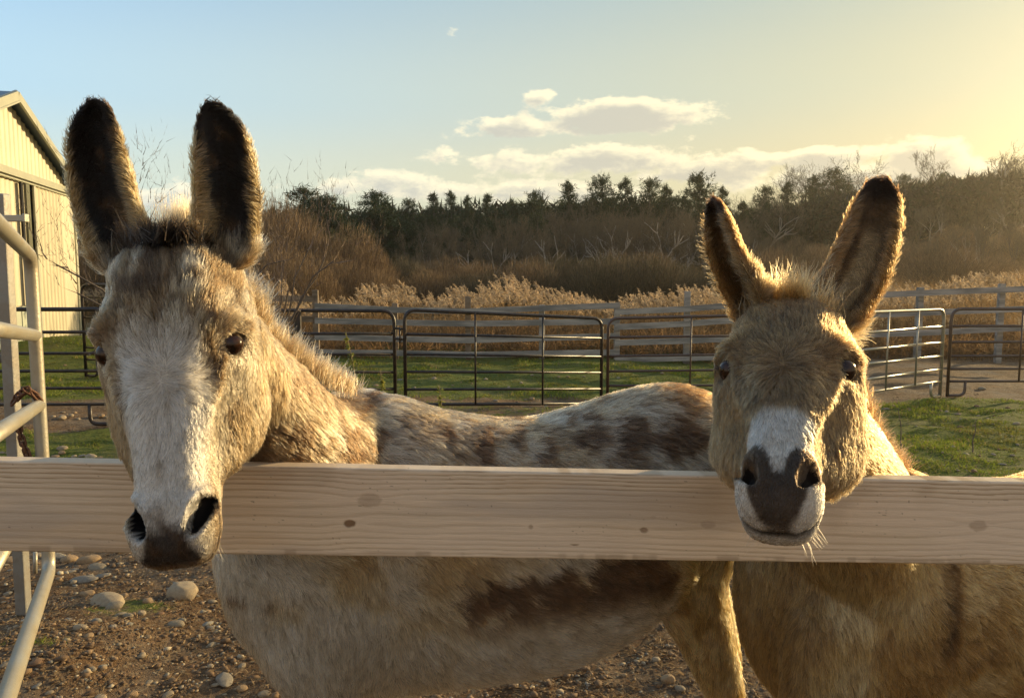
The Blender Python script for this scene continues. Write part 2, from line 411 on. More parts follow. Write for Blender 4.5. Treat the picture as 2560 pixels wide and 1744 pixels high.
def ear_rings(cl, opening, wid, wrap0=125., thick=.010):
    """cl: centre line base->tip; a trumpet leaf open towards `opening`"""
    C = A3(cl); tt = np.linspace(0, len(C) - 1, 40); C = pchip(np.arange(len(C), dtype=float), C, tt); T = np.gradient(C, axis=0); T /= np.linalg.norm(T, axis=1)[:, None]
    out = []
    for k, (c, t) in enumerate(zip(C, T)):
        q = k / 39
        o = A3(opening) - t * np.dot(opening, t); o /= np.linalg.norm(o); r = np.cross(t, o)
        W = wid * float(pchip([0, .12, .3, .5, .68, .82, .93, 1], [.62, .78, .97, 1.0, .95, .82, .60, .28], np.array([q]))[0]) / 2
        ph = R(float(pchip([0, .12, .3, .5, .8, 1], [wrap0, 112, 96, 82, 66, 55], np.array([q]))[0]))
        Rr = W / (math.sin(ph) if ph < math.pi / 2 else 1.0)
        th = thick * (1 + .7 * max(0, 1 - q / .3)) * (1 if q < .85 else 1 - .4 * (q - .85) / .15); a = np.linspace(-ph, ph, 17)
        dep = Rr * .80
        outer = c + np.outer(np.sin(a) * Rr, r) - np.outer((np.cos(a) - math.cos(ph) * .5) * dep, o)
        a2 = a[::-1] * (1 - .1); Ri = max(Rr - th, .002)
        inner = c + np.outer(np.sin(a2) * Ri, r) - np.outer((np.cos(a2) - math.cos(ph) * .5) * dep * max(Ri / Rr, .1) - .000, o)
        out.append(np.concatenate([outer, inner]))
    return out, C

def remesh(raw, voxel, iters=3):
    ob = bpy.data.objects.new('tmp', raw); COL.objects.link(ob)
    md = ob.modifiers.new('R', 'REMESH'); md.mode = 'VOXEL'; md.voxel_size = voxel; md.adaptivity = 0
    dg = bpy.context.evaluated_depsgraph_get(); ev = ob.evaluated_get(dg)
    me = bpy.data.meshes.new_from_object(ev); bpy.data.objects.remove(ob)
    n = len(me.vertices); V = np.empty(n * 3); me.vertices.foreach_get('co', V); V = V.reshape(-1, 3)
    E = np.empty(len(me.edges) * 2, dtype=np.int32); me.edges.foreach_get('vertices', E); E = E.reshape(-1, 2)
    return me, V, E
def smooth_verts(V, E, iters, wgt=None):
    deg = np.bincount(E.ravel(), minlength=len(V))[:, None]
    for _ in range(iters):
        for lam in (.5, -.52):                                     # Taubin: keeps the volume
            S = np.zeros_like(V)
            for c in range(3):
                S[:, c] = np.bincount(E[:, 0], V[E[:, 1], c], len(V)) + np.bincount(E[:, 1], V[E[:, 0], c], len(V))
            dlt = S / np.maximum(deg, 1) - V
            V = V + lam * dlt * (1 if wgt is None else wgt[:, None])
    return V

EYE_C, EYE_R = (.0815, .050, .163), .0195
def almond(v):
    a = v[:, 1] * .86 - v[:, 2] * .50; b_ = v[:, 1] * .50 + v[:, 2] * .86
    return np.sqrt((a / .0145) ** 2 + ((b_ - .0020) / .0066) ** 2)
class Donkey: pass
def make_donkey(name, label, cfg):
    d = Donkey(); d.cfg = cfg
    O = A3(cfg['poll']); M = A3(cfg['muzzle']); dn = unit(M - O); kL = np.linalg.norm(M - O) / HL
    b = unit(A3(cfg['back']) - dn * np.dot(cfg['back'], dn)); ex = unit(np.cross(b, dn)) ; ex = -ex if ex[0] < 0 else ex
    FR = np.stack([ex, b, dn], 1)                                    # columns: lateral, back, down
    d.O, d.FR, d.kL = O, FR, kL
    kwf = lambda s: cfg['kw'] * (1 - cfg['slim'] * sstep(s, .28, .40))      # the muzzle is slimmer than the skull
    def loc(p): q = (np.asarray(p) - O) @ FR; s = q[..., 2] / kL; return np.stack([q[..., 0] / kwf(s), q[..., 1] / cfg['kd'], s], -1)
    def wld(q): q = np.asarray(q, float); return O + np.stack([q[..., 0] * kwf(q[..., 2]), q[..., 1] * cfg['kd'], q[..., 2] * kL], -1) @ FR.T
    d.loc, d.wld = loc, wld
    rg = Rings()
    rg.add([d.wld(r) for r in head_rings(1, 1)])
    rg.add(limb_rings(cfg['neck'], cfg['side']))
    tors = []
    C, A, B = limb([(A3(q[0]), q[1], q[2]) for q in cfg['torso']], fine=8)
    ax = unit(A3(cfg['axis'])); sd = unit(np.cross(ax, (0, 0, 1)))
    for c, a, bb in zip(C, A, B): tors.append(ring(c, sd, (0, 0, 1), a, bb, 40, 2.2))
    rg.add(tors)
    for lg in cfg['legs']: rg.add(limb_rings(lg, sd))
    d.ears = []
    for e in cfg['ears']:
        rr, Ce = ear_rings(e['cl'], e['open'], e['w'], thick=.0105); rg.add(rr); d.ears.append((Ce, A3(e['open']), e['w']))
    raw = rg.mesh()
    me, V, E = remesh(raw, cfg['voxel'])
    q = d.loc(V); bodyw = np.maximum(sstep(q[:, 1], .20, .30), sstep(q[:, 2], .50, .55)); bodyw = np.where(ear_coords(d, V)[0] < .07, 0, bodyw)
    V = smooth_verts(V, E, 4); deg_ = np.bincount(E.ravel(), minlength=len(V))[:, None]
    for _ in range(70):                                                    # melt the joins of neck, shoulder and legs
        S_ = np.stack([np.bincount(E[:, 0], V[E[:, 1], c], len(V)) + np.bincount(E[:, 1], V[E[:, 0], c], len(V)) for c in range(3)], 1)
        V = V + .6 * (S_ / np.maximum(deg_, 1) - V) * bodyw[:, None]
    # sculpt the face: eye sockets, brow, nostrils, cheek bones
    q = d.loc(V); x, y, s = q[:, 0], q[:, 1], q[:, 2]
    inh = (s > -.02) & (s < .51) & (np.abs(x) < .14) & (y > -.04) & (y < .27)
    off = np.zeros_like(V)
    for sg in (-1, 1):
        g = lambda cx, cy, cs, rx, ry, rs: np.exp(-((x - sg * cx) / rx) ** 2 - ((y - cy) / ry) ** 2 - ((s - cs) / rs) ** 2) * inh
        off[:, 0] -= sg * .012 * g(.100, .050, .163, .03, .021, .014)                          # socket
        off[:, 0] += sg * .013 * g(.095, .042, .130, .04, .030, .015)                          # brow
        off[:, 1] -= .006 * g(.080, .015, .128, .03, .03, .02)
        off[:, 0] += sg * .004 * g(.095, .050, .190, .03, .022, .010)                          # lower lid
        off[:, 0] -= sg * .011 * g(.075, .062, .30, .04, .028, .055)
        off[:, 0] -= sg * .010 * g(.085, .050, .075, .04, .030, .022)                          # hollow over the eye
        off[:, 0] += sg * .007 * g(.09, .155, .235, .05, .030, .05)                            # jaw muscle                            # hollow in front of the cheek
        off[:, 0] += sg * .005 * g(.065, .030, .25, .03, .011, .075)                            # facial crest
        off[:, 1] += .008 * g(.062, .0, .215, .018, .03, .045)
        # nostril: slanted oval mouth of a short tunnel, raised rim
        u = (x - sg * .0430) + sg * .30 * (s - .418); vv = s - .416
        r2 = np.sqrt((u / .0150) ** 2 + (vv / .030) ** 2); front = (y < .060) & inh & (sg * x > 0)
        dep = (1 - sstep(r2, .62, 1.12)) * front
        off[:, 1] += .040 * dep; off[:, 0] -= sg * .006 * dep
        rim = np.exp(-((r2 - 1.25) / .28) ** 2) * front
        off[:, 1] -= .0035 * rim; off[:, 0] += sg * .002 * rim
    off[:, 1] += .004 * np.exp(-(x / .012) ** 2 - ((s - .43) / .03) ** 2) * ((y < .05) & inh)      # dip between the nostrils
    mline = np.exp(-((y - (.058 + .25 * (s - .44))) / .005) ** 2) * ((s > .40) & inh)             # mouth
    off[:, 0] -= np.sign(x) * .006 * mline; off[:, 2] -= .004 * mline * (s > .47)
    q2 = q + off
    for sg in (-1, 1):                                                     # lids close over the ball round an almond opening
        ec = np.array((sg * EYE_C[0], EYE_C[1], EYE_C[2])); v = q2 - ec; r = np.linalg.norm(v, axis=1); dv = v / (r[:, None] + 1e-9)
        near = inh & (r < .040) & (sg * dv[:, 0] > .15); al = almond(dv * EYE_R)
        tgt = np.where(al < 1, EYE_R - .004, EYE_R + .0022 + (.0018 + .0034 * (dv[:, 2] < 0)) * np.exp(-((al - 1.5) / .6) ** 2)); wq = sstep(r, .040, .028) * sstep(sg * dv[:, 0], .15, .5)
        nr = np.where(al < 1, tgt, np.maximum(r, tgt) * .5 + tgt * .5); nr = r + (nr - r) * wq
        q2 = np.where(near[:, None], ec + dv * nr[:, None], q2)
    V = d.wld(q2)
    V = np.where(inh[:, None], V, V)
    me.vertices.foreach_set('co', V.astype(np.float32).ravel()); me.update()
    me.polygons.foreach_set('use_smooth', np.ones(len(me.polygons), bool))
    # fur surface data
    me.calc_loop_triangles(); nt_ = len(me.loop_triangles)
    Tt = np.empty(nt_ * 3, dtype=np.int32); me.loop_triangles.foreach_get('vertices', Tt); Tt = Tt.reshape(-1, 3)
    Nn = np.empty(len(V) * 3); me.vertices.foreach_get('normal', Nn); Nn = Nn.reshape(-1, 3)
    d.V, d.T, d.N = V, Tt, Nn
    d.skin = cfg['color'](d, V, Nn, True)
    set_col(me, d.skin)
    base = A3(cfg['base'])
    me.transform(Matrix.Translation(-Vector(base)))
    ob = link_mesh(name, me, cfg['skin_mat']); ob.location = base; tag(ob, label, 'donkey'); d.ob = ob; d.base = base; d.me = me
    # eyes
    for sg in (-1, 1):
        c = d.wld((sg * EYE_C[0], EYE_C[1], EYE_C[2])); bm = bmesh.new(); bmesh.ops.create_uvsphere(bm, u_segments=32, v_segments=20, radius=EYE_R * 1.0)
        mm = bpy.data.meshes.new('eye'); bm.to_mesh(mm); bm.free(); mm.polygons.foreach_set('use_smooth', np.ones(len(mm.polygons), bool))
        z = Vector(FR @ unit((sg * 1.0, -.35, .05))); mm.transform(z.to_track_quat('Z', 'Y').to_matrix().to_4x4())
        e = link_mesh('eye', mm, M_eye, ob); e.location = Vector(c - base)
    return d

def curves_object(name, Pts, rad, C, material, parent, base):
    """Pts (n,k,3), rad (n,k) or (k,), C (n,k,3)"""
    n, k, _ = Pts.shape; cu = bpy.data.hair_curves.new(name); cu.add_curves([k] * n)
    cu.attributes['position'].data.foreach_set('vector', (Pts - base).astype(np.float32).ravel())
    ra = cu.attributes.get('radius') or cu.attributes.new('radius', 'FLOAT', 'POINT')
    ra.data.foreach_set('value', np.broadcast_to(rad, (n, k)).astype(np.float32).ravel())
    ca = cu.attributes.new('col', 'FLOAT_COLOR', 'POINT'); C4 = np.ones((n, k, 4), np.float32); C4[..., :3] = np.clip(C, .004, .95) ** 1.5; ca.data.foreach_set('color', C4.ravel())
    cu.materials.append(material); o = bpy.data.objects.new(name, cu); COL.objects.link(o); o.parent = parent
    return o

def sample(d, n_of, rg_):
    """n_of(points, normals) -> hairs per square metre"""
    a, b, c = d.V[d.T[:, 0]], d.V[d.T[:, 1]], d.V[d.T[:, 2]]
    ar = np.linalg.norm(np.cross(b - a, c - a), axis=1) / 2; ctr = (a + b + c) / 3
    nrm = d.N[d.T].mean(1); nrm /= np.maximum(np.linalg.norm(nrm, axis=1)[:, None], 1e-9)
    want = n_of(ctr, nrm) * ar; cnt = np.floor(want + rg_.random(len(want))).astype(int)
    ti = np.repeat(np.arange(len(want)), cnt); u, v = rg_.random(len(ti)), rg_.random(len(ti)); f = u + v > 1; u[f] = 1 - u[f]; v[f] = 1 - v[f]
    T = d.T[ti]; w0 = (1 - u - v)[:, None]
    p = d.V[T[:, 0]] * w0 + d.V[T[:, 1]] * u[:, None] + d.V[T[:, 2]] * v[:, None]
    n = d.N[T[:, 0]] * w0 + d.N[T[:, 1]] * u[:, None] + d.N[T[:, 2]] * v[:, None]; n /= np.linalg.norm(n, axis=1)[:, None]
    return p, n

def ear_coords(d, p):
    """for every point: which ear, how far along (0..1), distance to its centre line, direction of the ear there"""
    best = np.full(len(p), 9.0); tpar = np.zeros(len(p)); dr = np.zeros((len(p), 3)); op = np.zeros((len(p), 3)); lat = np.zeros(len(p))
    for Ce, o, wd in d.ears:
        S = Ce[4:]; dd = np.linalg.norm(p[:, None] - S[None], axis=2); j = dd.argmin(1); m = dd[np.arange(len(p)), j]
        T = np.gradient(Ce, axis=0); T /= np.linalg.norm(T, axis=1)[:, None]; t = T[j + 4]
        oo = o - t * (t @ o)[:, None]; oo /= np.linalg.norm(oo, axis=1)[:, None]; r = np.cross(t, oo)
        u = m < best
        la = np.einsum('ij,ij->i', p - Ce[j + 4], r)
        best = np.where(u, m, best); tpar = np.where(u, (j + 4) / 39, tpar); dr = np.where(u[:, None], t, dr); op = np.where(u[:, None], oo, op); lat = np.where(u, la, lat)
    return best, tpar, dr, op, lat

def regions(d, p):
    q = d.loc(p); best, tp, dr, op, lat = ear_coords(d, p)
    top = q[:, 2] < .03
    ear = ((best < .075) & (tp > .12) & ((q[:, 2] < -.012) | (np.abs(q[:, 0]) > .1) & (q[:, 2] < .0)))
    head = (q[:, 2] > -.03) & (q[:, 2] < .52) & (np.abs(q[:, 0]) < .15) & (q[:, 1] > -.06) & (q[:, 1] < .20 + .05 * (q[:, 2] > .15)) & ~ear
    return q, ear, head, tp, dr, op, lat

def grow_fur(d, nmax_scale=1.0):
    cfg = d.cfg; rg_ = np.random.default_rng(cfg['seed'])
    to_cam = lambda p: unit_rows(np.array([0, 0, EYE]) - p)
    def dens(p, n):
        q, ear, head, *_ = regions(d, p)
        f = np.einsum('ij,ij->i', n, to_cam(p)) > -.45
        den = np.full(len(p), cfg['dens_body']); den[head] = cfg['dens_head']; den[ear] = cfg['dens_ear']
        den = np.where(f, den, den * .22)
        nose = head & (q[:, 2] > .36); den = np.where(nose, den * 1.25, den)
        den = np.where(p[:, 2] < .45, den * .35, den)
        den = den * nmax_scale
        ev = np.stack([np.zeros(len(q)), q[:, 1] - EYE_C[1], q[:, 2] - EYE_C[2]], -1); eyes = (np.abs(q[:, 0]) > .06) & (almond(ev) < 1.30)
        return np.where(eyes & head, 0, den)
    p, n = sample(d, dens, rg_); m = len(p)
    q, ear, head, tp, dr, op, lat = regions(d, p)
    x, y, s = q[:, 0], q[:, 1], q[:, 2]
    # nostril tunnels stay bare
    inn = np.zeros(m, bool)
    for sg in (-1, 1):
        u = (x - sg * .0430) + sg * .30 * (s - .418); r2 = np.sqrt((u / .0150) ** 2 + ((s - .416) / .030) ** 2); inn |= (r2 < .95) & (y < .07) & head
    keep = ~inn; p, n, q, ear, head, tp, dr, op, lat = [k[keep] for k in (p, n, q, ear, head, tp, dr, op, lat)]; x, y, s = q[:, 0], q[:, 1], q[:, 2]; m = len(p)
    # direction of lie
    flow = cfg['flow'](p, n)
    s0 = cfg.get('whorl', .224)
    hd = np.stack([np.clip(x * 5, -.6, .6), np.full(m, .0), (s - s0) * 14], -1)
    rad_ = np.sqrt(x ** 2 + (s - s0) ** 2); near = np.exp(-(rad_ / .05) ** 2)
    hd[:, 2] = np.where(s > s0, np.clip(hd[:, 2], 0, 1), np.clip(hd[:, 2], -1, 0)); hd[:, 0] = hd[:, 0] * (1 - near) + near * x / (rad_ + 1e-4)
    cheek = sstep(np.abs(x), .055, .085) * sstep(s, .10, .18); ck = np.stack([np.zeros(m), np.full(m, .35), np.full(m, 1.0)], -1)
    hd = hd * (1 - cheek[:, None]) + ck * cheek[:, None]
    jaw = sstep(y, .10, .17); hd = hd * (1 - jaw[:, None]) + np.array([0, .25, 1.0]) * jaw[:, None]
    hdw = hd @ d.FR.T; hdw /= np.linalg.norm(hdw, axis=1)[:, None] + 1e-9
    flow = np.where(head[:, None], hdw, flow)
    side = np.cross(dr, op); inner = np.einsum('ij,ij->i', n, op) > .15
    ef = dr + side * (np.sign(lat) * np.clip(np.abs(lat) / .05, 0, 1) * .55)[:, None]
    efi = dr * .55 - side * (np.sign(lat) * .8)[:, None] + op * .35
    ef = np.where(inner[:, None], efi, ef)
    flow = np.where(ear[:, None], ef, flow)
    wob = np.stack([fbm(p, 9, 2, 31) - .5, fbm(p, 9, 2, 41) - .5, fbm(p, 9, 2, 51) - .5], -1)
    wob2 = np.stack([fbm(p, 45, 2, 61) - .5, fbm(p, 45, 2, 71) - .5, fbm(p, 45, 2, 81) - .5], -1)
    flow = flow + wob * .9 + wob2 * cfg.get('mess', .9) + rg_.normal(0, .13, (m, 3))
    t = flow - n * np.einsum('ij,ij->i', flow, n)[:, None]; t /= np.linalg.norm(t, axis=1)[:, None] + 1e-9
    # length
    ln = np.full(m, cfg['len_body'])
    ln = ln * (1 + .35 * sstep(-n[:, 2], .1, .9))
    hl = pchip([-.03, .0, .08, .2, .32, .40, .46, .52], [.034, .033, .029, .019, .013, .008, .0045, .005], s)
    hl = hl + (sstep(y, .05, .14) * .012 * sstep(s, .46, .30)); ed = np.sqrt((np.abs(x) - .098) ** 2 + (y - .05) ** 2 + (s - .163) ** 2); hl = hl * (.28 + .72 * sstep(ed, .022, .050)); ln = np.where(head, hl, ln)
    edge = sstep(np.abs(lat), .028, .042)
    ln = np.where(ear, np.where(inner, .012, .009) + .007 * edge + .006 * sstep(tp, .85, 1), ln)
    ln = ln * rg_.uniform(.65, 1.2, m) * (1 + .5 * (fbm(p, 30, 2, 5) - .5))
    lift = np.where(head, .38, .42); lift = np.where(ear, .45 + .25 * edge, lift); lift = lift * rg_.uniform(.6, 1.4, m)
    k = 5; us = np.linspace(0, 1, k)
    Pt = p[:, None] + t[:, None] * (ln[:, None] * us ** 1.15)[..., None] + n[:, None] * ((ln * lift)[:, None] * (us - .45 * us ** 2))[..., None]
    Pt[:, :, 2] -= (ln[:, None] * .10 * us ** 2)
    # clumps
    step = np.where(head, cfg.get('cl_head', .009), np.where(ear, .007, cfg['cl_body']))
    share = rg_.random(m) < np.clip(3e-6 / step ** 2 * 10 / 3, .004, .2) * .30
    ids = np.nonzero(share)[0]; kd = kdtree.KDTree(len(ids))
    for a_, i in enumerate(ids): kd.insert(p[i], a_)
    kd.balance(); own = np.array([ids[kd.find(pp)[1]] for pp in p])
    pull = (us ** 1.6)[None, :, None] * (rg_.uniform(.25, .75, m) * np.where(ear, .5, 1))[:, None, None]
    tgt = Pt[own]; lim = np.linalg.norm(p - p[own], axis=1) < step * 3.0
    Pt = np.where(lim[:, None, None], Pt + (tgt - Pt) * pull * .8, Pt)
    Pt[:, 1:] += rg_.normal(0, 1, (m, k - 1, 3)) * (ln[:, None] * .035 * us[1:])[..., None]
    # colour
    C = cfg['color'](d, p, n, False)
    crn = rg_.uniform(.76, 1.24, m)[own] * rg_.uniform(.75, 1.25, m)
    C = C * crn[:, None]
    fl = rg_.random(m) < .10; C = np.where(fl[:, None], C * .55, C); fl = rg_.random(m) < .10; C = np.where(fl[:, None], np.clip(C * 1.35 + .03, 0, .85), C)
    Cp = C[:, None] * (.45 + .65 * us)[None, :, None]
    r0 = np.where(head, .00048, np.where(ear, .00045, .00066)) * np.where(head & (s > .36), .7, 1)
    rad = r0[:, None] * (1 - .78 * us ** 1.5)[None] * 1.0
    print('fur', d.ob.name, m, 'clumps', len(ids))
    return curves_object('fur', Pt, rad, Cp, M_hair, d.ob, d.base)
def unit_rows(v): return v / (np.linalg.norm(v, axis=1)[:, None] + 1e-9)

def tuft(name, d, roots, dirs, lens, cols, rad=.0007, k=7, droop=.15, curl=.12, seed=1):
    rg_ = np.random.default_rng(seed); m = len(roots); us = np.linspace(0, 1, k); dirs = unit_rows(dirs)
    side = unit_rows(rg_.normal(0, 1, (m, 3))); Pt = roots[:, None] + dirs[:, None] * (lens[:, None] * us)[..., None] + side[:, None] * (lens[:, None] * curl * us ** 2)[..., None]
    Pt[:, :, 2] -= lens[:, None] * droop * us ** 2
    rr = rad * (1 - .8 * us ** 1.4); Cp = cols[:, None] * (.7 + .5 * us)[None, :, None]
    return curves_object(name, Pt, rr, Cp, M_hair, d.ob, d.base)

# materials of the animals
def hair_mat():
    m = bpy.data.materials.new('donkey_hair'); m.use_nodes = True; t = m.node_tree; t.nodes.clear()
    o = nn(t, 'ShaderNodeOutputMaterial'); a = nn(t, 'ShaderNodeAttribute', attribute_name='col')
    h = nn(t, 'ShaderNodeBsdfHairPrincipled'); h.model = 'CHIANG'; h.parametrization = 'COLOR'
    t.links.new(a.outputs['Color'], h.inputs['Color']); h.inputs['Roughness'].default_value = .38; h.inputs['Radial Roughness'].default_value = .55; h.inputs['IOR'].default_value = 1.45
    t.links.new(h.outputs[0], o.inputs[0]); return m
M_hair = hair_mat()
M_skin = mat('donkey_skin', rough=.8, spec=.15, attr='col', var=.15, vscale=60, bump=.15, bscale=300)
M_eye = bpy.data.materials.new('eye_brown'); M_eye.use_nodes = True
t = M_eye.node_tree; b_ = t.nodes['Principled BSDF']; b_.inputs['Roughness'].default_value = .18; b_.inputs['Coat Weight'].default_value = .22; b_.inputs['Coat Roughness'].default_value = .04; b_.inputs['Specular IOR Level'].default_value = .22
tcn = nn(t, 'ShaderNodeTexCoord'); sp_ = nn(t, 'ShaderNodeSeparateXYZ'); t.links.new(tcn.outputs['Object'], sp_.inputs[0])
n_ = nn(t, 'ShaderNodeTexNoise', i_Scale=90.0); t.links.new(tcn.outputs['Object'], n_.inputs['Vector'])
t.links.new(mixc(t, maprange(t, n_.outputs[0], .35, .65), (.012, .005, .002), (.050, .020, .009)), b_.inputs['Base Color'])

def blob(q, c, r): return np.exp(-(((q - np.array(c)) / np.array(r)) ** 2).sum(-1))
def mixa(a, b, w): return a * (1 - w[:, None]) + np.array(b) * w[:, None]
def bank(p, px, py, Y, rx, rz):
    """soft patch on the flank round the place seen at (px, py); works on both flanks"""
    c = D(px, py, Y); return np.exp(-((p[:, 0] - c.x) / rx) ** 2 - ((p[:, 2] - c.z) / rz) ** 2)

def color_grey(d, p, n, skin):
    """the pale spotted donkey"""
    q, ear, head, tp, dr, op, lat = regions(d, p); x, y, s = q[:, 0], q[:, 1], q[:, 2]
    nz = fbm(p, 28, 3, 3); nb = fbm(p, 9, 3, 13); n3 = fbm(p * np.array([1, 1, .6]), 60, 2, 23)
    WH, CR, TAN, BR, DK = (.72, .66, .58), (.66, .54, .38), (.48, .33, .165), (.135, .078, .040), (.045, .028, .017)
    C = np.tile(np.array(CR), (len(p), 1))
    C = mixa(C, (.74, .67, .56), sstep(nb, .42, .58)); C = mixa(C, TAN, .5 * sstep(nb, .44, .30))
    spots = np.zeros(len(p)); Ys = 1.72
    for px, py, rx, rz, w_ in [(1090, 1008, .020, .026, 1.0), (1165, 1008, .020, .022, .8), (1235, 1022, .022, .025, .8), (1290, 985, .018, .016, .6), (1345, 1012, .045, .035, .85), (1440, 1000, .055, .04, .95), (1545, 1012, .07, .05, 1.0), (1590, 930, .05, .05, .8), (1390, 950, .02, .014, .5),
                               (1000, 980, .015, .02, .7), (822, 905, .012, .05, .9), (850, 985, .04, .035, .85), (760, 1022, .06, .03, .9), (660, 1012, .05, .04, .75), (900, 1030, .03, .015, .6), (1500, 890, .08, .014, .5), (940, 925, .02, .012, .5),
                               (1110, 1300, .07, .04, 1.0), (1180, 1350, .06, .05, 1.1), (1280, 1340, .08, .065, 1.2), (1380, 1330, .08, .07, 1.2), (1470, 1320, .07, .06, 1.2), (1210, 1405, .05, .03, 1.0), (1310, 1410, .06, .025, 1.0), (1420, 1400, .06, .03, 1.0), (1070, 1350, .03, .04, .9), (1120, 1385, .05, .03, 1.0), (1250, 1435, .07, .02, .9), (1480, 1380, .05, .04, 1.0), (640, 1290, .12, .012, .5), (1350, 1440, .10, .02, .8), (1230, 1290, .10, .04, .9), (1400, 1280, .10, .05, 1.0)]:
        spots = np.maximum(spots, w_ * bank(p, px, py, Ys, rx * 1.1, rz * 1.1))
    spots = sstep(spots + (nz - .5) * .9 + (n3 - .5) * .5 + (vnoise(p, 420, 9) - .5) * .45, .36, .66)
    neckreg = sstep(p[:, 2] + (nz - .5) * .1, 1.04, 1.16) * sstep(-p[:, 0] + (nz - .5) * .1, .27, .40)
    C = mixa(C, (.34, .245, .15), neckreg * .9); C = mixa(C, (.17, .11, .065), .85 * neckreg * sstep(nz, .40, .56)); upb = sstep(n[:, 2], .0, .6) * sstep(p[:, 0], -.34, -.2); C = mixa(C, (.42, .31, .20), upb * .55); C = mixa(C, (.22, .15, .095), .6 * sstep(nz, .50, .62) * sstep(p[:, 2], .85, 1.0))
    C = mixa(C, BR, spots * .93)
    belly = sstep(p[:, 2], .80, .68); C = mixa(C, (.78, .68, .54), .8 * belly)
    hindleg = sstep(p[:, 0], .36, .40) * sstep(p[:, 2], .93, .83); C = mixa(C, (.72, .47, .22), hindleg * .9)
    C = mixa(C, (.42, .26, .09), hindleg * sstep(nz, .52, .66) * .8)
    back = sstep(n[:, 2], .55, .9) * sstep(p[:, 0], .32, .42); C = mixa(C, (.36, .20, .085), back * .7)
    # head
    H = np.tile(np.array((.47, .38, .26)), (len(p), 1)); st_ = fbm(np.stack([x * 60, y * 40, s * 16], -1), 1, 3, 77)
    ridge = sstep(np.abs(x) + .012 * (nz - .5), .062, .038) * sstep(s, .12, .20) * sstep(y, .06, .035)
    H = mixa(H, (.20, .135, .075), .9 * sstep(st_, .44, .60) * (1 - ridge)); H = mixa(H, (.84, .79, .72), ridge * .95)
    H = mixa(H, (.70, .62, .50), .6 * sstep(s, .13, .05) * sstep(st_, .5, .4)); H = mixa(H, (.30, .22, .14), ridge * .5 * sstep(fbm(np.stack([x * 90, y * 20, s * 22], -1), 1, 3, 79), .60, .72) * sstep(s, .20, .27))
    H = mixa(H, (.30, .20, .10), .6 * sstep(y, .07, .12)); brow = blob(np.stack([np.abs(x), y, s], -1), (.085, .035, .135), (.035, .03, .035)); H = mixa(H, (.22, .155, .10), .75 * brow * sstep(nz, .35, .55)); side2 = sstep(np.abs(x), .055, .075) * sstep(s, .24, .30); H = mixa(H, (.33, .23, .125), .6 * side2)
    pat = .95 * blob(q[:, [0, 2]], (-.026, .086), (.034, .014)) + .8 * blob(q[:, [0, 2]], (-.012, .035), (.014, .028)) + .55 * blob(q[:, [0, 2]], (-.062, .06), (.012, .03)) + .6 * blob(q[:, [0, 2]], (.045, .075), (.02, .014)) + .5 * blob(q[:, [0, 2]], (.02, .115), (.03, .012)) + .55 * blob(q[:, [0, 2]], (-.06, .115), (.02, .012))
    H = mixa(H, (.11, .075, .048), sstep(pat + (nz - .5) * .9 + (n3 - .5) * .3, .36, .62) * .9)
    poll = sstep(s, .035, .0) * sstep(np.abs(x), .07, .045); H = mixa(H, (.04, .026, .018), sstep(s, .030, -.002) * sstep(np.abs(x) + (nz - .5) * .05, .060, .035))
    jawp = blob(q, (-.07, .12, .33), (.05, .05, .04)); H = mixa(H, (.22, .15, .075), .8 * jawp)
    eye = blob(np.stack([np.abs(x), y, s], -1), (.10, .047, .163), (.04, .024, .0165)); H = mixa(H, (.035, .022, .014), sstep(eye, .30, .62))
    tear = blob(np.stack([np.abs(x), y, s], -1), (.092, .030, .182), (.02, .012, .014)); H = mixa(H, (.12, .075, .045), .75 * tear)
    mz = sstep(s + (nz - .5) * .035, .415, .445) * sstep(np.abs(x) + (nz - .5) * .02 - .35 * (s - .45), .042, .026) * sstep(y, .085, .05); H = mixa(H, (.040, .025, .018), mz * .95)
    H = mixa(H, (.13, .08, .045), .7 * sstep(s, .385, .42) * sstep(np.abs(x), .034, .018) * sstep(nz, .46, .6))
    lip = sstep(s, .470, .484) * sstep(y, .03, .05); H = mixa(H, (.34, .24, .15), .6 * lip)
    mo = np.exp(-((y - (.058 + .25 * (s - .44))) / .007) ** 2) * (s > .405); H = mixa(H, (.03, .02, .018), np.clip(mo, 0, 1))
    C = np.where(head[:, None], H, C)
    # ears
    inner = np.einsum('ij,ij->i', n, op) > .1
    E = np.tile(np.array((.50, .37, .21)), (len(p), 1)); E = mixa(E, (.07, .042, .025), sstep(tp, .80, .93)); 
    I = np.tile(np.array((.020, .011, .007)), (len(p), 1)); med = np.sign(x) * 1.0
    I = mixa(I, (.42, .31, .17), sstep(tp, .55, .35) * sstep(lat * d.earside(p), .000, .020))
    I = mixa(I, (.22, .14, .07), .5 * sstep(nz, .55, .68)); edge = sstep(np.abs(lat), .037, .046); I = mixa(I, (.48, .34, .18), edge * sstep(tp, .97, .88))
    E = np.where(inner[:, None], I, E); C = np.where(ear[:, None], E, C)
    C = C * (1 + .25 * (n3 - .5))[:, None]
    if skin:
        C = C * .50; C = np.where((d_noz(q, head) > .3)[:, None], np.array((.004, .003, .003)), C)
        C = np.where((p[:, 2] < .055)[:, None], np.array((.05, .045, .04)), C)
    return C
def d_noz(q, head):
    x, y, s = q[:, 0], q[:, 1], q[:, 2]; r = np.zeros(len(q))
    for sg in (-1, 1):
        u = (x - sg * .0430) + sg * .30 * (s - .418); r2 = np.sqrt((u / .0150) ** 2 + ((s - .416) / .030) ** 2); r = np.maximum(r, (1 - sstep(r2, .8, 1.15)) * ((y < .075) & head & (sg * x > 0)))
    return r

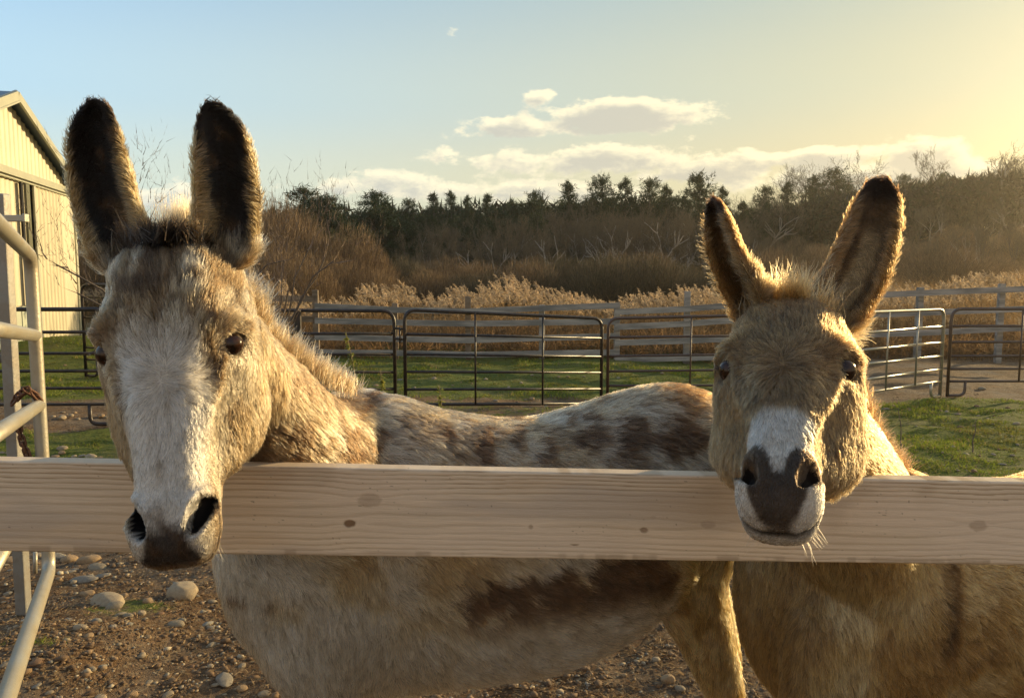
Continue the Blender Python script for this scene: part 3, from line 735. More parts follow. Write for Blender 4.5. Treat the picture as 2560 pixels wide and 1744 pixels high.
def color_brown(d, p, n, skin):
    """the darker donkey with the white nose"""
    q, ear, head, tp, dr, op, lat = regions(d, p); x, y, s = q[:, 0], q[:, 1], q[:, 2]
    nz = fbm(p, 28, 3, 103); nb = fbm(p, 7, 3, 113); n3 = fbm(p * np.array([1, 1, .5]), 60, 2, 123)
    C = np.tile(np.array((.50, .345, .17)), (len(p), 1)); C = mixa(C, (.60, .45, .26), sstep(nb, .46, .62)); C = mixa(C, (.34, .22, .105), .6 * sstep(nb, .48, .34))
    st = D(2128, 1400, 1.62); stripe = np.exp(-((p[:, 0] - st.x - .03 * (p[:, 2] - st.z)) / .020) ** 2) * sstep(p[:, 2], .62, .75) * sstep(p[:, 2], 1.05, .98)  # shade of the shoulder fold put into the coat colour
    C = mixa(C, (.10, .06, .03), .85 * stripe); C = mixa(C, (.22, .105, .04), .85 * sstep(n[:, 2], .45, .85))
    nk = sstep(p[:, 2], .98, 1.10); C = mixa(C, (.46, .31, .17), .5 * nk)
    H = np.tile(np.array((.30, .205, .108)), (len(p), 1)); H = mixa(H, (.19, .125, .066), sstep(nz, .45, .65) * .6)
    H = mixa(H, (.33, .225, .12), .8 * sstep(y, .07, .13)); H = mixa(H, (.33, .24, .14), .6 * sstep(s, .20, .28) * sstep(np.abs(x), .05, .03))
    sp_ = blob(np.stack([np.abs(x), y, s], -1), (.10, .047, .163), (.05, .034, .026)); H = mixa(H, (.13, .085, .045), .75 * sp_)  # coat darkened round the eyes, socket shade put into the colour
    eye = blob(np.stack([np.abs(x), y, s], -1), (.10, .047, .163), (.04, .020, .0135)); H = mixa(H, (.035, .022, .014), sstep(eye, .30, .7))
    wid_ = np.interp(s, [.265, .285, .31, .34, .37, .40], [.012, .026, .034, .040, .044, .045]); ed_ = (nz - .5) * .040 + (n3 - .5) * .016
    wn = sstep(np.abs(x) + ed_, wid_ + .006, wid_ - .006) * sstep(s + ed_, .280, .310) * sstep(y, .075, .045); H = mixa(H, (.74, .68, .60), wn)
    H = mixa(H, (.78, .70, .60), sstep(s + ed_, .355, .375) * sstep(y, .115, .085) * .95)
    r_n = np.sqrt(((np.abs(x) - .038) / .029) ** 2 + ((s - .405) / .040) ** 2); r_c = np.sqrt((x / .043) ** 2 + ((s - .450) / .045) ** 2)
    dk = np.maximum(sstep(r_n + ed_ * 6, 1.06, .86), sstep(r_c + ed_ * 6, 1.08, .88)); dk = dk * (1 - sstep(np.abs(x) + ed_ * .4, .0125, .006) * sstep(s, .428, .408))
    H = mixa(H, (.085, .052, .028), dk * sstep(y, .080, .06) * .96)
    mo = np.exp(-((y - (.058 + .25 * (s - .44))) / .007) ** 2) * (s > .405); H = mixa(H, (.04, .03, .025), np.clip(mo, 0, 1))
    C = np.where(head[:, None], H, C)
    inner = np.einsum('ij,ij->i', n, op) > .1
    E = np.tile(np.array((.24, .14, .065)), (len(p), 1)); E = mixa(E, (.11, .06, .03), sstep(tp, .84, .93))
    I = np.tile(np.array((.19, .125, .065)), (len(p), 1)); I = mixa(I, (.46, .35, .21), sstep(tp, .75, .6) * sstep(np.abs(lat - .004), .026, .016)); edge = sstep(np.abs(lat), .032, .043); I = mixa(I, (.40, .25, .12), edge)
    I = mixa(I, (.05, .03, .018), sstep(tp, .80, .9))
    E = np.where(inner[:, None], I, E); C = np.where(ear[:, None], E, C)
    C = C * (1 + .25 * (n3 - .5))[:, None]
    if skin:
        C = C * .50; C = np.where((d_noz(q, head) > .3)[:, None], np.array((.010, .007, .006)), C)
        C = np.where((p[:, 2] < .055)[:, None], np.array((.05, .045, .04)), C)
    return C

def flow_left(p, n):
    a = np.tile(np.array((.85, .30, -.42)), (len(p), 1))
    lowf = sstep(p[:, 2], 1.0, .75) * sstep(-p[:, 0], .05, .3); a = a * (1 - lowf[:, None]) + np.array((.12, .0, -1.0)) * lowf[:, None]
    leg = sstep(p[:, 2], .60, .50); leg = np.maximum(leg, sstep(p[:, 0], .40, .46) * sstep(p[:, 2], .95, .85)); a = a * (1 - leg[:, None]) + np.array((0, 0, -1.0)) * leg[:, None]
    nk = sstep(-p[:, 0], .30, .38) * sstep(p[:, 2], 1.05, 1.12); a = a * (1 - nk[:, None]) + np.array((.5, .45, -.75)) * nk[:, None]
    return a
def flow_right(p, n):
    a = np.tile(np.array((.70, .25, -.60)), (len(p), 1)); ch = sstep(p[:, 0], 1.0, .75) * sstep(p[:, 2], 1.0, .85); a = a * (1 - ch[:, None]) + np.array((.10, 0, -1.0)) * ch[:, None]
    leg = sstep(p[:, 2], .5, .4); a = a * (1 - leg[:, None]) + np.array((0, 0, -1.0)) * leg[:, None]; return a
def fore(x, y, k=1.0, lean=0): return [((x + .04, y + (.07 if y < 1.75 else -.07), 1.0 * k), .03, .05), ((x + .0, y, .88 * k), .085, .125), ((x, y, .70 * k), .08, .13), ((x + lean, y, .55 * k), .056, .062), ((x + lean, y, .36 * k), .042, .046), ((x + lean, y, .30 * k), .032, .034), ((x + lean, y, .14 * k), .027, .030), ((x + lean - .01, y, .09 * k), .035, .038), ((x + lean - .02, y, .05), .036, .042), ((x + lean - .03, y, -.005), .045, .055)]
def hind(x, y, k=1.0): return [((x, y, 1.02 * k), .10, .155), ((x - .02, y, .88 * k), .095, .150), ((x - .03, y, .74 * k), .080, .115), ((x + .02, y, .58 * k), .056, .072), ((x + .07, y, .44 * k), .040, .052), ((x + .085, y, .38 * k), .036, .046), ((x + .07, y, .24 * k), .029, .034), ((x + .06, y, .10 * k), .035, .038), ((x + .045, y, .05), .036, .042), ((x + .03, y, -.005), .045, .055)]
def tz(top, bot): return (top + bot) / 2, (top - bot) / 2
def torso(rows):
    out = []
    for xx, yy, top, bot, hw in rows: z, hh = tz(top, bot); out.append(((xx, yy, z), hw, hh))
    return out
CFG_L = dict(seed=11, poll=(-.540, 1.20, 1.552), muzzle=(-.484, 1.05, 1.088), back=(-.14, .99, 0), kw=1.10, kd=1.0, slim=.10, side=(1, 0, 0), axis=(1, .30, 0), voxel=.0046,
    neck=[((-.525, 1.29, 1.43), .066, .080), ((-.50, 1.37, 1.340), .076, .088), ((-.465, 1.475, 1.240), .088, .105), ((-.415, 1.60, 1.095), .12, .168), ((-.35, 1.76, .99), .17, .25), ((-.25, 1.80, .93), .18, .25)],
    torso=torso([(-.665, 1.70, .99, .84, .04), (-.64, 1.71, 1.05, .74, .12), (-.57, 1.72, 1.10, .63, .175), (-.45, 1.75, 1.19, .53, .215), (-.31, 1.79, 1.215, .52, .225), (-.15, 1.84, 1.165, .52, .25), (.03, 1.89, 1.135, .525, .265), (.20, 1.94, 1.165, .56, .255), (.34, 1.98, 1.20, .63, .235), (.48, 2.02, 1.195, .76, .21), (.60, 2.05, 1.13, .80, .165), (.68, 2.07, 1.02, .86, .08)]),
    legs=[fore(-.42, 1.64), fore(-.37, 1.87), hind(.475, 1.925), hind(.53, 2.15)],
    ears=[dict(cl=[tuple(D(290, 610, 1.26)), tuple(D(270, 555, 1.26)), tuple(D(230, 450, 1.27)), tuple(D(208, 330, 1.27)), tuple(D(214, 224, 1.27))], open=(.05, -1, 0), w=.104),
          dict(cl=[tuple(D(492, 600, 1.26)), tuple(D(508, 555, 1.26)), tuple(D(520, 450, 1.27)), tuple(D(510, 330, 1.27)), tuple(D(480, 228, 1.27))], open=(.55, -.83, 0), w=.104)],
    dens_body=150e3, dens_head=360e3, dens_ear=330e3, len_body=.031, cl_body=.011, cl_head=.009, flow=flow_left, color=color_grey, skin_mat=M_skin, base=(0, 1.9, 0), whorl=.224)
CFG_R = dict(seed=12, poll=(.468, 1.33, 1.472), muzzle=(.344, .995, 1.198), back=(.38, .92, 0), kw=1.05, kd=.97, slim=.13, side=(1, -.4, 0), axis=(1, .40, 0), voxel=.0046,
    neck=[((.50, 1.42, 1.36), .075, .09), ((.55, 1.48, 1.27), .085, .11), ((.62, 1.55, 1.16), .10, .14), ((.72, 1.65, 1.0), .13, .19), ((.82, 1.76, .85), .16, .23), ((.95, 1.82, .80), .17, .22)],
    torso=torso([(.55, 1.66, .88, .70, .05), (.58, 1.67, .95, .60, .13), (.66, 1.70, 1.0, .50, .18), (.78, 1.76, 1.03, .46, .21), (.92, 1.82, 1.0, .44, .235), (1.10, 1.89, .965, .42, .255), (1.35, 1.98, .955, .43, .25), (1.55, 2.06, .97, .50, .22), (1.68, 2.11, .94, .56, .18), (1.76, 2.14, .86, .64, .08)]),
    legs=[fore(.70, 1.60, .86), fore(.76, 1.84, .86), hind(1.56, 1.97, .84), hind(1.60, 2.19, .84)],
    ears=[dict(cl=[tuple(D(1712, 745, 1.37)), tuple(D(1690, 690, 1.375)), tuple(D(1645, 610, 1.38)), tuple(D(1615, 520, 1.39)), tuple(D(1606, 452, 1.39))], open=(-.97, -.25, 0), w=.105),
          dict(cl=[tuple(D(1880, 745, 1.37)), tuple(D(1905, 690, 1.375)), tuple(D(1955, 600, 1.385)), tuple(D(1990, 490, 1.40)), tuple(D(2004, 398, 1.41))], open=(-.25, -.95, 0), w=.105)],
    dens_body=160e3, dens_head=340e3, dens_ear=300e3, len_body=.032, cl_body=.011, cl_head=.009, flow=flow_right, color=color_brown, skin_mat=M_skin, base=(1.0, 1.9, 0), whorl=.20)
Donkey.earside = lambda self, p: np.where(self.loc(p)[:, 0] > 0, -1.0, 1.0) * (1 if self.cfg['seed'] == 11 else -1)
left = make_donkey('donkey', 'pale spotted donkey with dark inner ears hanging its dark muzzle over the plank', CFG_L)
right = make_donkey('donkey', 'brown donkey with a white patch on its nose and one ear turned sideways', CFG_R)
# ------------------------------------------------------------------ near plank fence
def plank_height(): pass
A0, A1 = P(0, 1152, 1.34), P(2560, 1205, 1.45)          # top edge, near face, at the frame's sides
B0, B1 = P(0, 1378, 1.34), P(2560, 1413, 1.45)
dirx = unit(A1 - A0); xl, xr = -1.25, 1.72
def top_at(x): f = (x - A0.x) / (A1.x - A0.x); return A3(A0) * (1 - f) + A3(A1) * f
def bot_at(x): f = (x - B0.x) / (B1.x - B0.x); return A3(B0) * (1 - f) + A3(B1) * f
TH = .038
nxp, nzp = 1500, 104
U = np.linspace(xl, xr, nxp); W = np.linspace(0, 1, nzp)
# rounded arris at top and bottom of the near face, then top, back and bottom faces
T_, B_ = np.array([top_at(u) for u in U]), np.array([bot_at(u) for u in U])
back = np.array([-dirx[1], dirx[0], 0]); back /= np.linalg.norm(back)
prof = [(0, .0)]
def sect():
    o = []
    r = .0035
    for a in np.linspace(0, 90, 5)[::-1]: o.append((('t', -r + r * math.sin(R(90 - a)) * 1.0), r - r * math.cos(R(90 - a)) * 1.0 if 0 else r * (1 - math.sin(R(a)))))
    return o
rows = []; hgt = np.linalg.norm(T_ - B_, axis=1)[:, None]; dn_ = (B_ - T_) / hgt
r_ = .004
def row(h_from_top, depth): rows.append(T_ + dn_ * h_from_top + back * depth)
for a in np.linspace(90, 0, 5): row(r_ * (1 - math.sin(R(a))), TH - r_ + r_ * math.cos(R(a)) if 0 else TH - r_ * (1 - math.cos(R(a))))
rows = rows[::-1]                                           # back top edge first
for dpt in np.linspace(TH - r_ - .004, r_ + .004, 6): row(0, dpt)
for a in np.linspace(90, 0, 5): row(r_ * (1 - math.sin(R(a))), r_ * (1 - math.cos(R(a))))
front0 = len(rows)
for h in np.linspace(0, 1, nzp)[1:-1]: rows.append(T_ + dn_ * (r_ + (hgt - 2 * r_) * h))
front1 = len(rows)
for a in np.linspace(0, 90, 4): rows.append(T_ + dn_ * (hgt - r_ * (1 - math.sin(R(a)))) + back * (r_ * (1 - math.cos(R(a)))))
rows.append(B_ + back * (TH - r_)); rows.append(B_ + dn_ * -r_ + back * TH)
PV = np.stack(rows, 0); m_, n_c = PV.shape[:2]
# slight cup, mill marks and warp
idx_ = np.arange(m_ * n_c).reshape(m_, n_c); nxt = np.roll(idx_, -1, axis=0)
PF = np.stack([idx_[:, :-1], idx_[:, 1:], nxt[:, 1:], nxt[:, :-1]], -1).reshape(-1, 4)
endA = idx_[:, 0][::-1]; endB = idx_[:, -1]
V_ = PV.reshape(-1, 3)
hx = np.tile(U, (m_, 1)).ravel(); hz = (np.einsum('ijk,jk->ij', PV - T_[None], dn_)).ravel(); hd_ = (np.einsum('ijk,k->ij', PV - T_[None], back)).ravel()
# growth rings: bands following the board, bent round knots
def K(px, py): c = P(px * 1.10155, py * 1.10155, 1.39); f = (c.x - A0.x) / (A1.x - A0.x); return c.x, float(np.dot(np.array(c) - top_at(c.x), dn_[0]))
knots = [(797, 1182, .012, .008, 1.0), (840, 1130, .024, .014, .35), (1465, 1210, .009, .006, .75), (1615, 1200, .016, .008, .5), (1205, 1197, .005, .005, .5), (1487, 1180, .006, .004, .3), (2260, 1215, .020, .012, .4), (1305, 1240, .010, .0015, .8)]
def cath(x): return .020 * np.exp(-((x - .15) / .55) ** 2)
band = hz * 1.0 + .013 * (fbm(np.stack([hx * 1.3, hz * 4, hx * 0], -1), 1, 3, 71) - .5) * 2 + .006 * (fbm(np.stack([hx * 5, hz * 20, hx * 0], -1), 1, 3, 72) - .5) * 2
kn = np.zeros(len(hx)); sgn = np.zeros(len(hx))
for px, py, rx, rz, st in knots:
    kx, kz = K(px, py); dx, dz = (hx - kx) / rx, (hz - kz) / rz; r = np.sqrt(dx ** 2 + dz ** 2)
    if rz > .003: band = band + .9 * rz * np.sign(dz) * np.exp(-(dx / 2.6) ** 2) * np.exp(-np.abs(dz) / 2.5) * (1 - np.exp(-r ** 2))
    kn = np.maximum(kn, st * (1 - sstep(r + .35 * (fbm(np.stack([hx, hz, hx * 0], -1), 150, 2, 5) - .5), .7, 1.05)))
dens_ = 1 + 1.6 * sstep(hz, .055, .0) + .9 * sstep(hz, .110, .155)
ph = np.interp(band, np.linspace(-.05, .25, 400), np.cumsum(1 / np.interp(np.linspace(-.05, .25, 400), [-.05, 0, .03, .06, .10, .125, .155, .25], [.0062, .0066, .0082, .0140, .0190, .0120, .0080, .007])) * (.30 / 399))
saw = ph % 1.0; ringv = np.where(saw < .72, sstep(saw, .30, .72), 1 - sstep(saw, .72, .80)); contrast = .50 + .60 * sstep(hz, .065, .02) + .3 * sstep(hz, .115, .15)
fib = fbm(np.stack([hx * 14, hz * 900, hx * 0], -1), 1, 3, 91); pale = fbm(np.stack([hx * 1.7, hz * 9, hx * 0], -1), 1, 3, 95)
Cb = np.tile(np.array((.66, .52, .37)), (len(hx), 1)); Cb = mixa(Cb, (.31, .20, .105), np.clip(ringv * contrast * .82, 0, 1)); Cb = mixa(Cb, (.70, .55, .41), .5 * sstep(pale, .50, .66)); Cb = mixa(Cb, (.52, .37, .23), .45 * sstep(pale, .48, .36))
Cb = mixa(Cb, (.17, .09, .04), kn * .9); Cb = Cb * (1 + .26 * (fib - .5))[:, None]
blue = sstep(fbm(np.stack([hx * 2.2, hz * 14, hx * 0 + 3], -1), 1, 4, 97), .60, .72); Cb = mixa(Cb, (.42, .34, .27), blue * .5)
# drill-shiny scratches and dirty marks where the animals rub
for px, py, rx, rz, st in [(2135, 1130, .022, .028, .30), (1620, 1150, .05, .05, .30), (700, 1060, .12, .01, .2)]:
    kx, kz = K(px, py); Cb = mixa(Cb, (.30, .20, .10), st * np.exp(-((hx - kx) / rx) ** 2 - ((hz - kz) / rz) ** 2) * sstep(fib, .2, .6))
dirtm = sstep(fbm(np.stack([hx * 5, hz * 11, hx * 0 + 9], -1), 1, 4, 197), .56, .70); Cb = mixa(Cb, (.36, .26, .17), dirtm * .35)
specks = (vnoise(np.stack([hx * 160, hz * 420, hx * 0], -1), 1, 55) > .955) & (fbm(np.stack([hx * 8, hz * 20, hx * 0], -1), 1, 2, 57) > .5); Cb = np.where(specks[:, None], Cb * .45, Cb)
dent = fbm(np.stack([hx * 30, hz * 5, hx * 0], -1), 1, 3, 58); Cb = mixa(Cb, (.30, .21, .13), .5 * sstep(hz, .149, .155) * sstep(dent, .5, .6)); Cb = mixa(Cb, (.80, .66, .50), .5 * sstep(hz, .006, .001) * sstep(dent, .6, .4))
relief = -.0006 * ringv * contrast + .0004 * (fib - .5) - .0010 * (kn > .6)
V_ = V_ - back * 0 + (-back) * (relief * (hd_ < .003) * (hz > .002))[:, None]
V_[:, 2] += .0012 * (fbm(np.stack([hx * 6, hx * 0, hx * 0], -1), 1, 4, 33) - .5) * (hz < .02)
plm = np_mesh('plank', V_, [PF])
bmt = bmesh.new(); bmt.from_mesh(plm); bmt.verts.ensure_lookup_table()
bmt.faces.new([bmt.verts[i] for i in endA]); bmt.faces.new([bmt.verts[i] for i in endB]); bmesh.ops.recalc_face_normals(bmt, faces=bmt.faces[:]); bmt.to_mesh(plm); bmt.free()
plm.polygons.foreach_set('use_smooth', np.ones(len(plm.polygons), bool))
set_col(plm, Cb)
M_plank = mat('fresh_pine', rough=.62, attr='col', bump=.25, bscale=700, spec=.35, stretch=(.05, 1, 1))
fence = empty('plank_fence', (xr + .0, 1.5, 0)); tag(fence, 'fresh pale pine plank with knots running across the front, both donkeys reach over it', 'fence')
def adopt(o, root):
    o.parent = root; o.matrix_parent_inverse = Matrix.Translation(-root.location) @ Matrix.Identity(4); return o
adopt(link_mesh('plank', plm, M_plank), fence)
M_post = mat('weathered_post', (.26, .215, .165), .85, var=.35, vscale=14, bump=.4, bscale=60, stretch=(1, 1, .12))
for xq in (xl + .09, xr - .09):
    q = A3(top_at(xq)); mb = MB(); c = q + back * (TH + .048); mb.box((c[0], c[1], (q[2] + .06) / 2 - .03), (.095, .095, q[2] + .06), Matrix.Rotation(math.atan2(dirx[1], dirx[0]), 4, 'Z'), .004)
    adopt(mb.build('post', M_post), fence)
# ------------------------------------------------------------------ coats, manes, whiskers
import time as _t
_t0 = _t.time()
grow_fur(left); grow_fur(right)
rg2 = np.random.default_rng(77)
def along(path, n, jit):
    Pp = A3(path); t = rg2.uniform(0, len(Pp) - 1, n); i = np.minimum(t.astype(int), len(Pp) - 2); f = (t - i)[:, None]
    return Pp[i] * (1 - f) + Pp[i + 1] * f + rg2.normal(0, 1, (n, 3)) * np.array(jit), t / (len(Pp) - 1)
def colmix(n, cols, w):
    c = A3(cols)[rg2.choice(len(cols), n, p=w)]; return c * rg2.uniform(.75, 1.25, (n, 1))
def clump_tuft(name, d, roots, dirs, lens, cols, ncl, pull=.6, **kw):
    ids = rg2.choice(len(roots), ncl, replace=False); kd = kdtree.KDTree(ncl)
    for a, i in enumerate(ids): kd.insert(roots[i], a)
    kd.balance(); own = ids[np.array([kd.find(p)[1] for p in roots])]
    dirs = unit_rows(dirs); tipo = roots[own] + dirs[own] * lens[own][:, None]; tip = roots + dirs * lens[:, None]
    dirs2 = tip * (1 - pull) + tipo * pull - roots; return tuft(name, d, roots, dirs2, lens, cols, **kw)
# grey donkey: crest mane from the poll down to the withers
crest = [D(545, 650, 1.38), D(585, 735, 1.43), D(632, 785, 1.49), D(685, 822, 1.55), D(738, 852, 1.62), D(795, 876, 1.70)]
r, t = along(crest, 5200, (.012, .012, .008)); r[:, 2] -= .012
dv = np.tile(np.array((.42, .15, 1.0)), (len(r), 1)) + rg2.normal(0, .22, (len(r), 3))
ln = (.046 - .012 * t) * rg2.uniform(.55, 1.15, len(r)) * (1 + .5 * (fbm(r, 40, 2, 3) - .5))
clump_tuft('mane', left, r, dv, ln, colmix(len(r), [(.46, .33, .20), (.58, .45, .30), (.22, .14, .08)], [.45, .3, .25]), 260, rad=.0006, curl=.2, droop=.1)
# dark brush between the ears and the blond lock behind it
pk = left.wld((0, .05, .0)); r = left.wld(np.stack([rg2.normal(.0, .021, 5200), rg2.normal(.062, .024, 5200), rg2.normal(.004, .004, 5200)], -1))
r, keep = r, None
dv = np.tile(np.array((0, -.15, 1.0)), (len(r), 1)) + rg2.normal(0, .34, (len(r), 3)) + np.outer(left.loc(r)[:, 0] * 7, (1, 0, 0))
clump_tuft('forelock', left, r, dv, rg2.uniform(.022, .052, len(r)) * (.45 + 1.1 * fbm(r, 45, 2, 8)), colmix(len(r), [(.02, .014, .010), (.07, .045, .028)], [.85, .15]), 110, rad=.0006, droop=.1)
r = left.wld(np.stack([rg2.normal(.004, .018, 2600), rg2.uniform(.09, .13, 2600), np.full(2600, .0)], -1))
dv = np.tile(np.array((.0, .25, 1.0)), (len(r), 1)) + rg2.normal(0, .18, (len(r), 3))
clump_tuft('mane', left, r, dv, rg2.uniform(.06, .115, len(r)), colmix(len(r), [(.66, .45, .28), (.50, .32, .18)], [.6, .4]), 60, pull=.35, rad=.0005, droop=.05)
# brown donkey: wispy forelock and short mane
r = right.wld(np.stack([rg2.normal(.0, .024, 2600), rg2.uniform(.02, .09, 2600), np.full(2600, .012)], -1))
dv = np.tile(np.array((.12, .1, 1.0)), (len(r), 1)) + rg2.normal(0, .30, (len(r), 3))
clump_tuft('forelock', right, r, dv, rg2.uniform(.03, .075, len(r)), colmix(len(r), [(.50, .33, .17), (.32, .19, .09)], [.6, .4]), 90, rad=.0005, curl=.35, droop=.15)
crest = [D(1900, 760, 1.44), D(1935, 850, 1.50), D(1965, 930, 1.57), D(2000, 1000, 1.66), D(2050, 1045, 1.76)]
r, t = along(crest, 4200, (.010, .014, .008)); r[:, 0] -= .01; r[:, 2] -= .03
dv = np.tile(np.array((.5, .2, .8)), (len(r), 1)) + rg2.normal(0, .25, (len(r), 3))
clump_tuft('mane', right, r, dv, rg2.uniform(.03, .055, len(r)), colmix(len(r), [(.30, .17, .08), (.16, .09, .045)], [.6, .4]), 160, rad=.0006, droop=.15)
# whiskers
for d, n_, c_ in ((left, 60, (.35, .28, .2)), (right, 46, (.5, .42, .32))):
    q = np.stack([rg2.uniform(-.055, .055, n_), rg2.uniform(.07, .12, n_), rg2.uniform(.44, .475, n_)], -1); q[:, 0] = np.sign(q[:, 0]) * (.025 + np.abs(q[:, 0]) * .45)
    dv = np.stack([np.sign(q[:, 0]) * .5 + rg2.normal(0, .2, n_), rg2.normal(0, .3, n_), np.full(n_, 1.0)], -1) @ d.FR.T
    tuft('whiskers', d, d.wld(q), dv, rg2.uniform(.012, .035, n_), np.tile(np.array(c_), (n_, 1)), rad=.00022, curl=.3)
for d in (left, right):
    for sg in (-1, 1):
        n_ = 36; a = rg2.uniform(-1.1, 1.1, n_); c = np.array((sg * EYE_C[0], EYE_C[1], EYE_C[2])); off = np.stack([np.full(n_, sg * (EYE_R + .001)) * .90, a * .0105 * .86 - .0062 * .5, -a * .0105 * .50 - .0062 * .86], -1)
        dv = np.stack([np.full(n_, sg * 1.0), a * .25 - .25, np.full(n_, .15)], -1) + rg2.normal(0, .12, (n_, 3)); tuft('lashes', d, d.wld(c + off), dv @ d.FR.T, rg2.uniform(.004, .008, n_), np.tile(np.array((.03, .02, .015)), (n_, 1)), rad=.0003, curl=.15, droop=.5)
print('fur time', _t.time() - _t0)
# ------------------------------------------------------------------ tube gates and corral panels
M_dark = mat('dark_painted_steel', (.016, .013, .012), .42, metal=.0, var=.5, vscale=20, bump=.15, bscale=120, c2=(.032, .020, .014), spec=.45)
M_brown = mat('rusty_brown_steel', (.085, .045, .030), .45, var=.4, vscale=18, bump=.2, bscale=120, c2=(.05, .03, .022), spec=.6)
M_galv = mat('worn_galvanised_tube', (.42, .37, .27), .42, metal=.35, var=.25, vscale=9, bump=.12, bscale=60, c2=(.35, .33, .27))
M_galvd = mat('dull_galvanised_steel', (.30, .30, .28), .5, metal=.45, var=.3, vscale=12, bump=.15, bscale=80, c2=(.22, .20, .17))
M_silver = mat('bare_steel_tube', (.42, .40, .34), .33, metal=.6, var=.2, vscale=20, c2=(.32, .28, .22))
M_chain = mat('rusty_chain', (.14, .065, .035), .6, metal=.3, var=.4, vscale=120, bump=.3, bscale=400)
def panel(name, label, cat, Lp, Rp, yl, yr, material, group=None, r=.019, rails_r=.015, braces=(), foot=(), rounded=(True, True), heavy=None):
    """Lp, Rp: (px, depth) of the two uprights; yl, yr: heights of the rails read at each upright"""
    l = [P(Lp[0], y, Lp[1]) for y in yl]; q = [P(Rp[0], y, Rp[1]) for y in yr]
    for s_ in (l, q):
        for i in range(1, len(s_)): s_[i].x, s_[i].y = s_[0].x, s_[0].y
    base = Vector(((l[0].x + q[0].x) / 2, (l[0].y + q[0].y) / 2, 0)); base.z = gz(base.x, base.y)
    root = empty(name, base); tag(root, label, cat, group)
    drop = .12 if foot else .02
    gl, gr_ = gz(l[0].x, l[0].y), gz(q[0].x, q[0].y)
    zl = max(gl + .01, l[-1].z - .26) if 'l' in foot else l[-1].z; zr = max(gr_ + .01, q[-1].z - .26) if 'r' in foot else q[-1].z
    mb = MB(); pts = [Vector((l[0].x, l[0].y, zl)), l[0], q[0], Vector((q[0].x, q[0].y, zr))]
    mb.tube(bend(pts, .13), r, 10)
    if 'l' not in foot and 'r' not in foot: mb.tube([l[-1], q[-1]], r * .95, 10)
    adopt(mb.build('frame', material, smooth=True), root)
    last = len(yl) - (1 if not foot else 0)
    for i in range(1, last if not foot else len(yl)):
        mb = MB(); mb.tube([l[i], q[i]], rails_r, 8); adopt(mb.build('rail', material, smooth=True), root)
    for px in braces:
        f = (px - Lp[0]) / (Rp[0] - Lp[0]); Yb = 1 / ((1 - f) / Lp[1] + f / Rp[1]); f3 = (Yb - Lp[1]) / (Rp[1] - Lp[1]) if abs(Rp[1] - Lp[1]) > .05 else f
        a = l[0].lerp(q[0], f3); b = l[-1].lerp(q[-1], f3); off = Vector((0, -.018, 0)); mb = MB(); mb.tube([a + off, b + off], .011, 8)
        adopt(mb.build('brace', material, smooth=True), root)
    dirp = (q[-1] - l[-1]).normalized()
    for side in foot:
        c, s_, z = (l[-1], 1, zl) if side == 'l' else (q[-1], -1, zr)
        mb = MB(); e = c + dirp * s_ * .22
        mb.tube(bend([e, Vector((e.x, e.y, z + .012)), Vector((c.x, c.y, z + .012))], .08), r * .9, 8); adopt(mb.build('foot', material, smooth=True), root)
    return root
panel('tube_gate', 'dark steel tube gate with two thin upright braces, in the centre of the paddock line', 'gate', (1011, 8.2), (1505, 9.3), [774, 835, 885, 929, 973, 1011], [796, 845, 891, 931, 972, 1008], M_dark, 'tube gates across the paddock', braces=(1188, 1357))
g2 = panel('corral_panel', 'black tube panel left of the central gate, half hidden by the pale donkey', 'gate', (585, 8.0), (985, 8.25), [775, 834, 885, 930, 972, 1012], [777, 834, 885, 930, 972, 1012], M_dark, 'tube gates across the paddock', foot='lr')
mb = MB(); c = P(745, 815, 8.05); mb.box(c, (.065, .05, .34), bev=.004); adopt(mb.build('latch_plate', M_dark), g2)
mb = MB()
for y in (820, 846):
    a = P(986, y, 8.22); b = P(1008, y + 2, 8.22); mb.tube([a, b], .012, 8)
mb.tube([P(1000, 818, 8.2), P(1000, 856, 8.2)], .008, 8); adopt(mb.build('hinge', M_dark, smooth=True), g2)
panel('tube_gate', 'brownish steel tube gate right of the central gate, behind the grey donkey croup', 'gate', (1521, 9.45), (1965, 9.9), [796, 843, 890, 928, 964, 1000], [786, 838, 884, 923, 962, 997], M_brown, 'tube gates across the paddock', braces=(1728,))
panel('tube_gate', 'pale shiny tube gate swung open on the right, beyond the brown donkey ear', 'gate', (2030, 7.55), (2361, 9.1), [786, 843, 888, 925, 968, 1004], [773, 815, 855, 889, 922, 952], M_silver, 'tube gates across the paddock', braces=(2221, 2295), foot='r')
panel('corral_panel', 'brown tube panel at the right edge of the paddock', 'gate', (2380, 9.1), (2720, 9.3), [772, 815, 855, 890, 922, 953], [772, 814, 854, 889, 921, 952], M_brown, 'tube gates across the paddock', braces=(2556,), foot='lr')
panel('corral_panel', 'black tube panel before the barn, its looped foot on the dirt', 'gate', (-260, 7.2), (272, 7.4), [773, 830, 884, 928, 971, 1012], [773, 830, 883, 927, 970, 1010], M_dark, 'tube gates across the paddock', foot='lr', r=.021)
panel('corral_panel', 'small dark tube panel against the barn corner', 'gate', (203, 11.2), (560, 10.4), [711, 742, 793, 834, 868, 898], [716, 748, 800, 842, 880, 912], M_dark, 'tube gates across the paddock', foot='lr', r=.022)
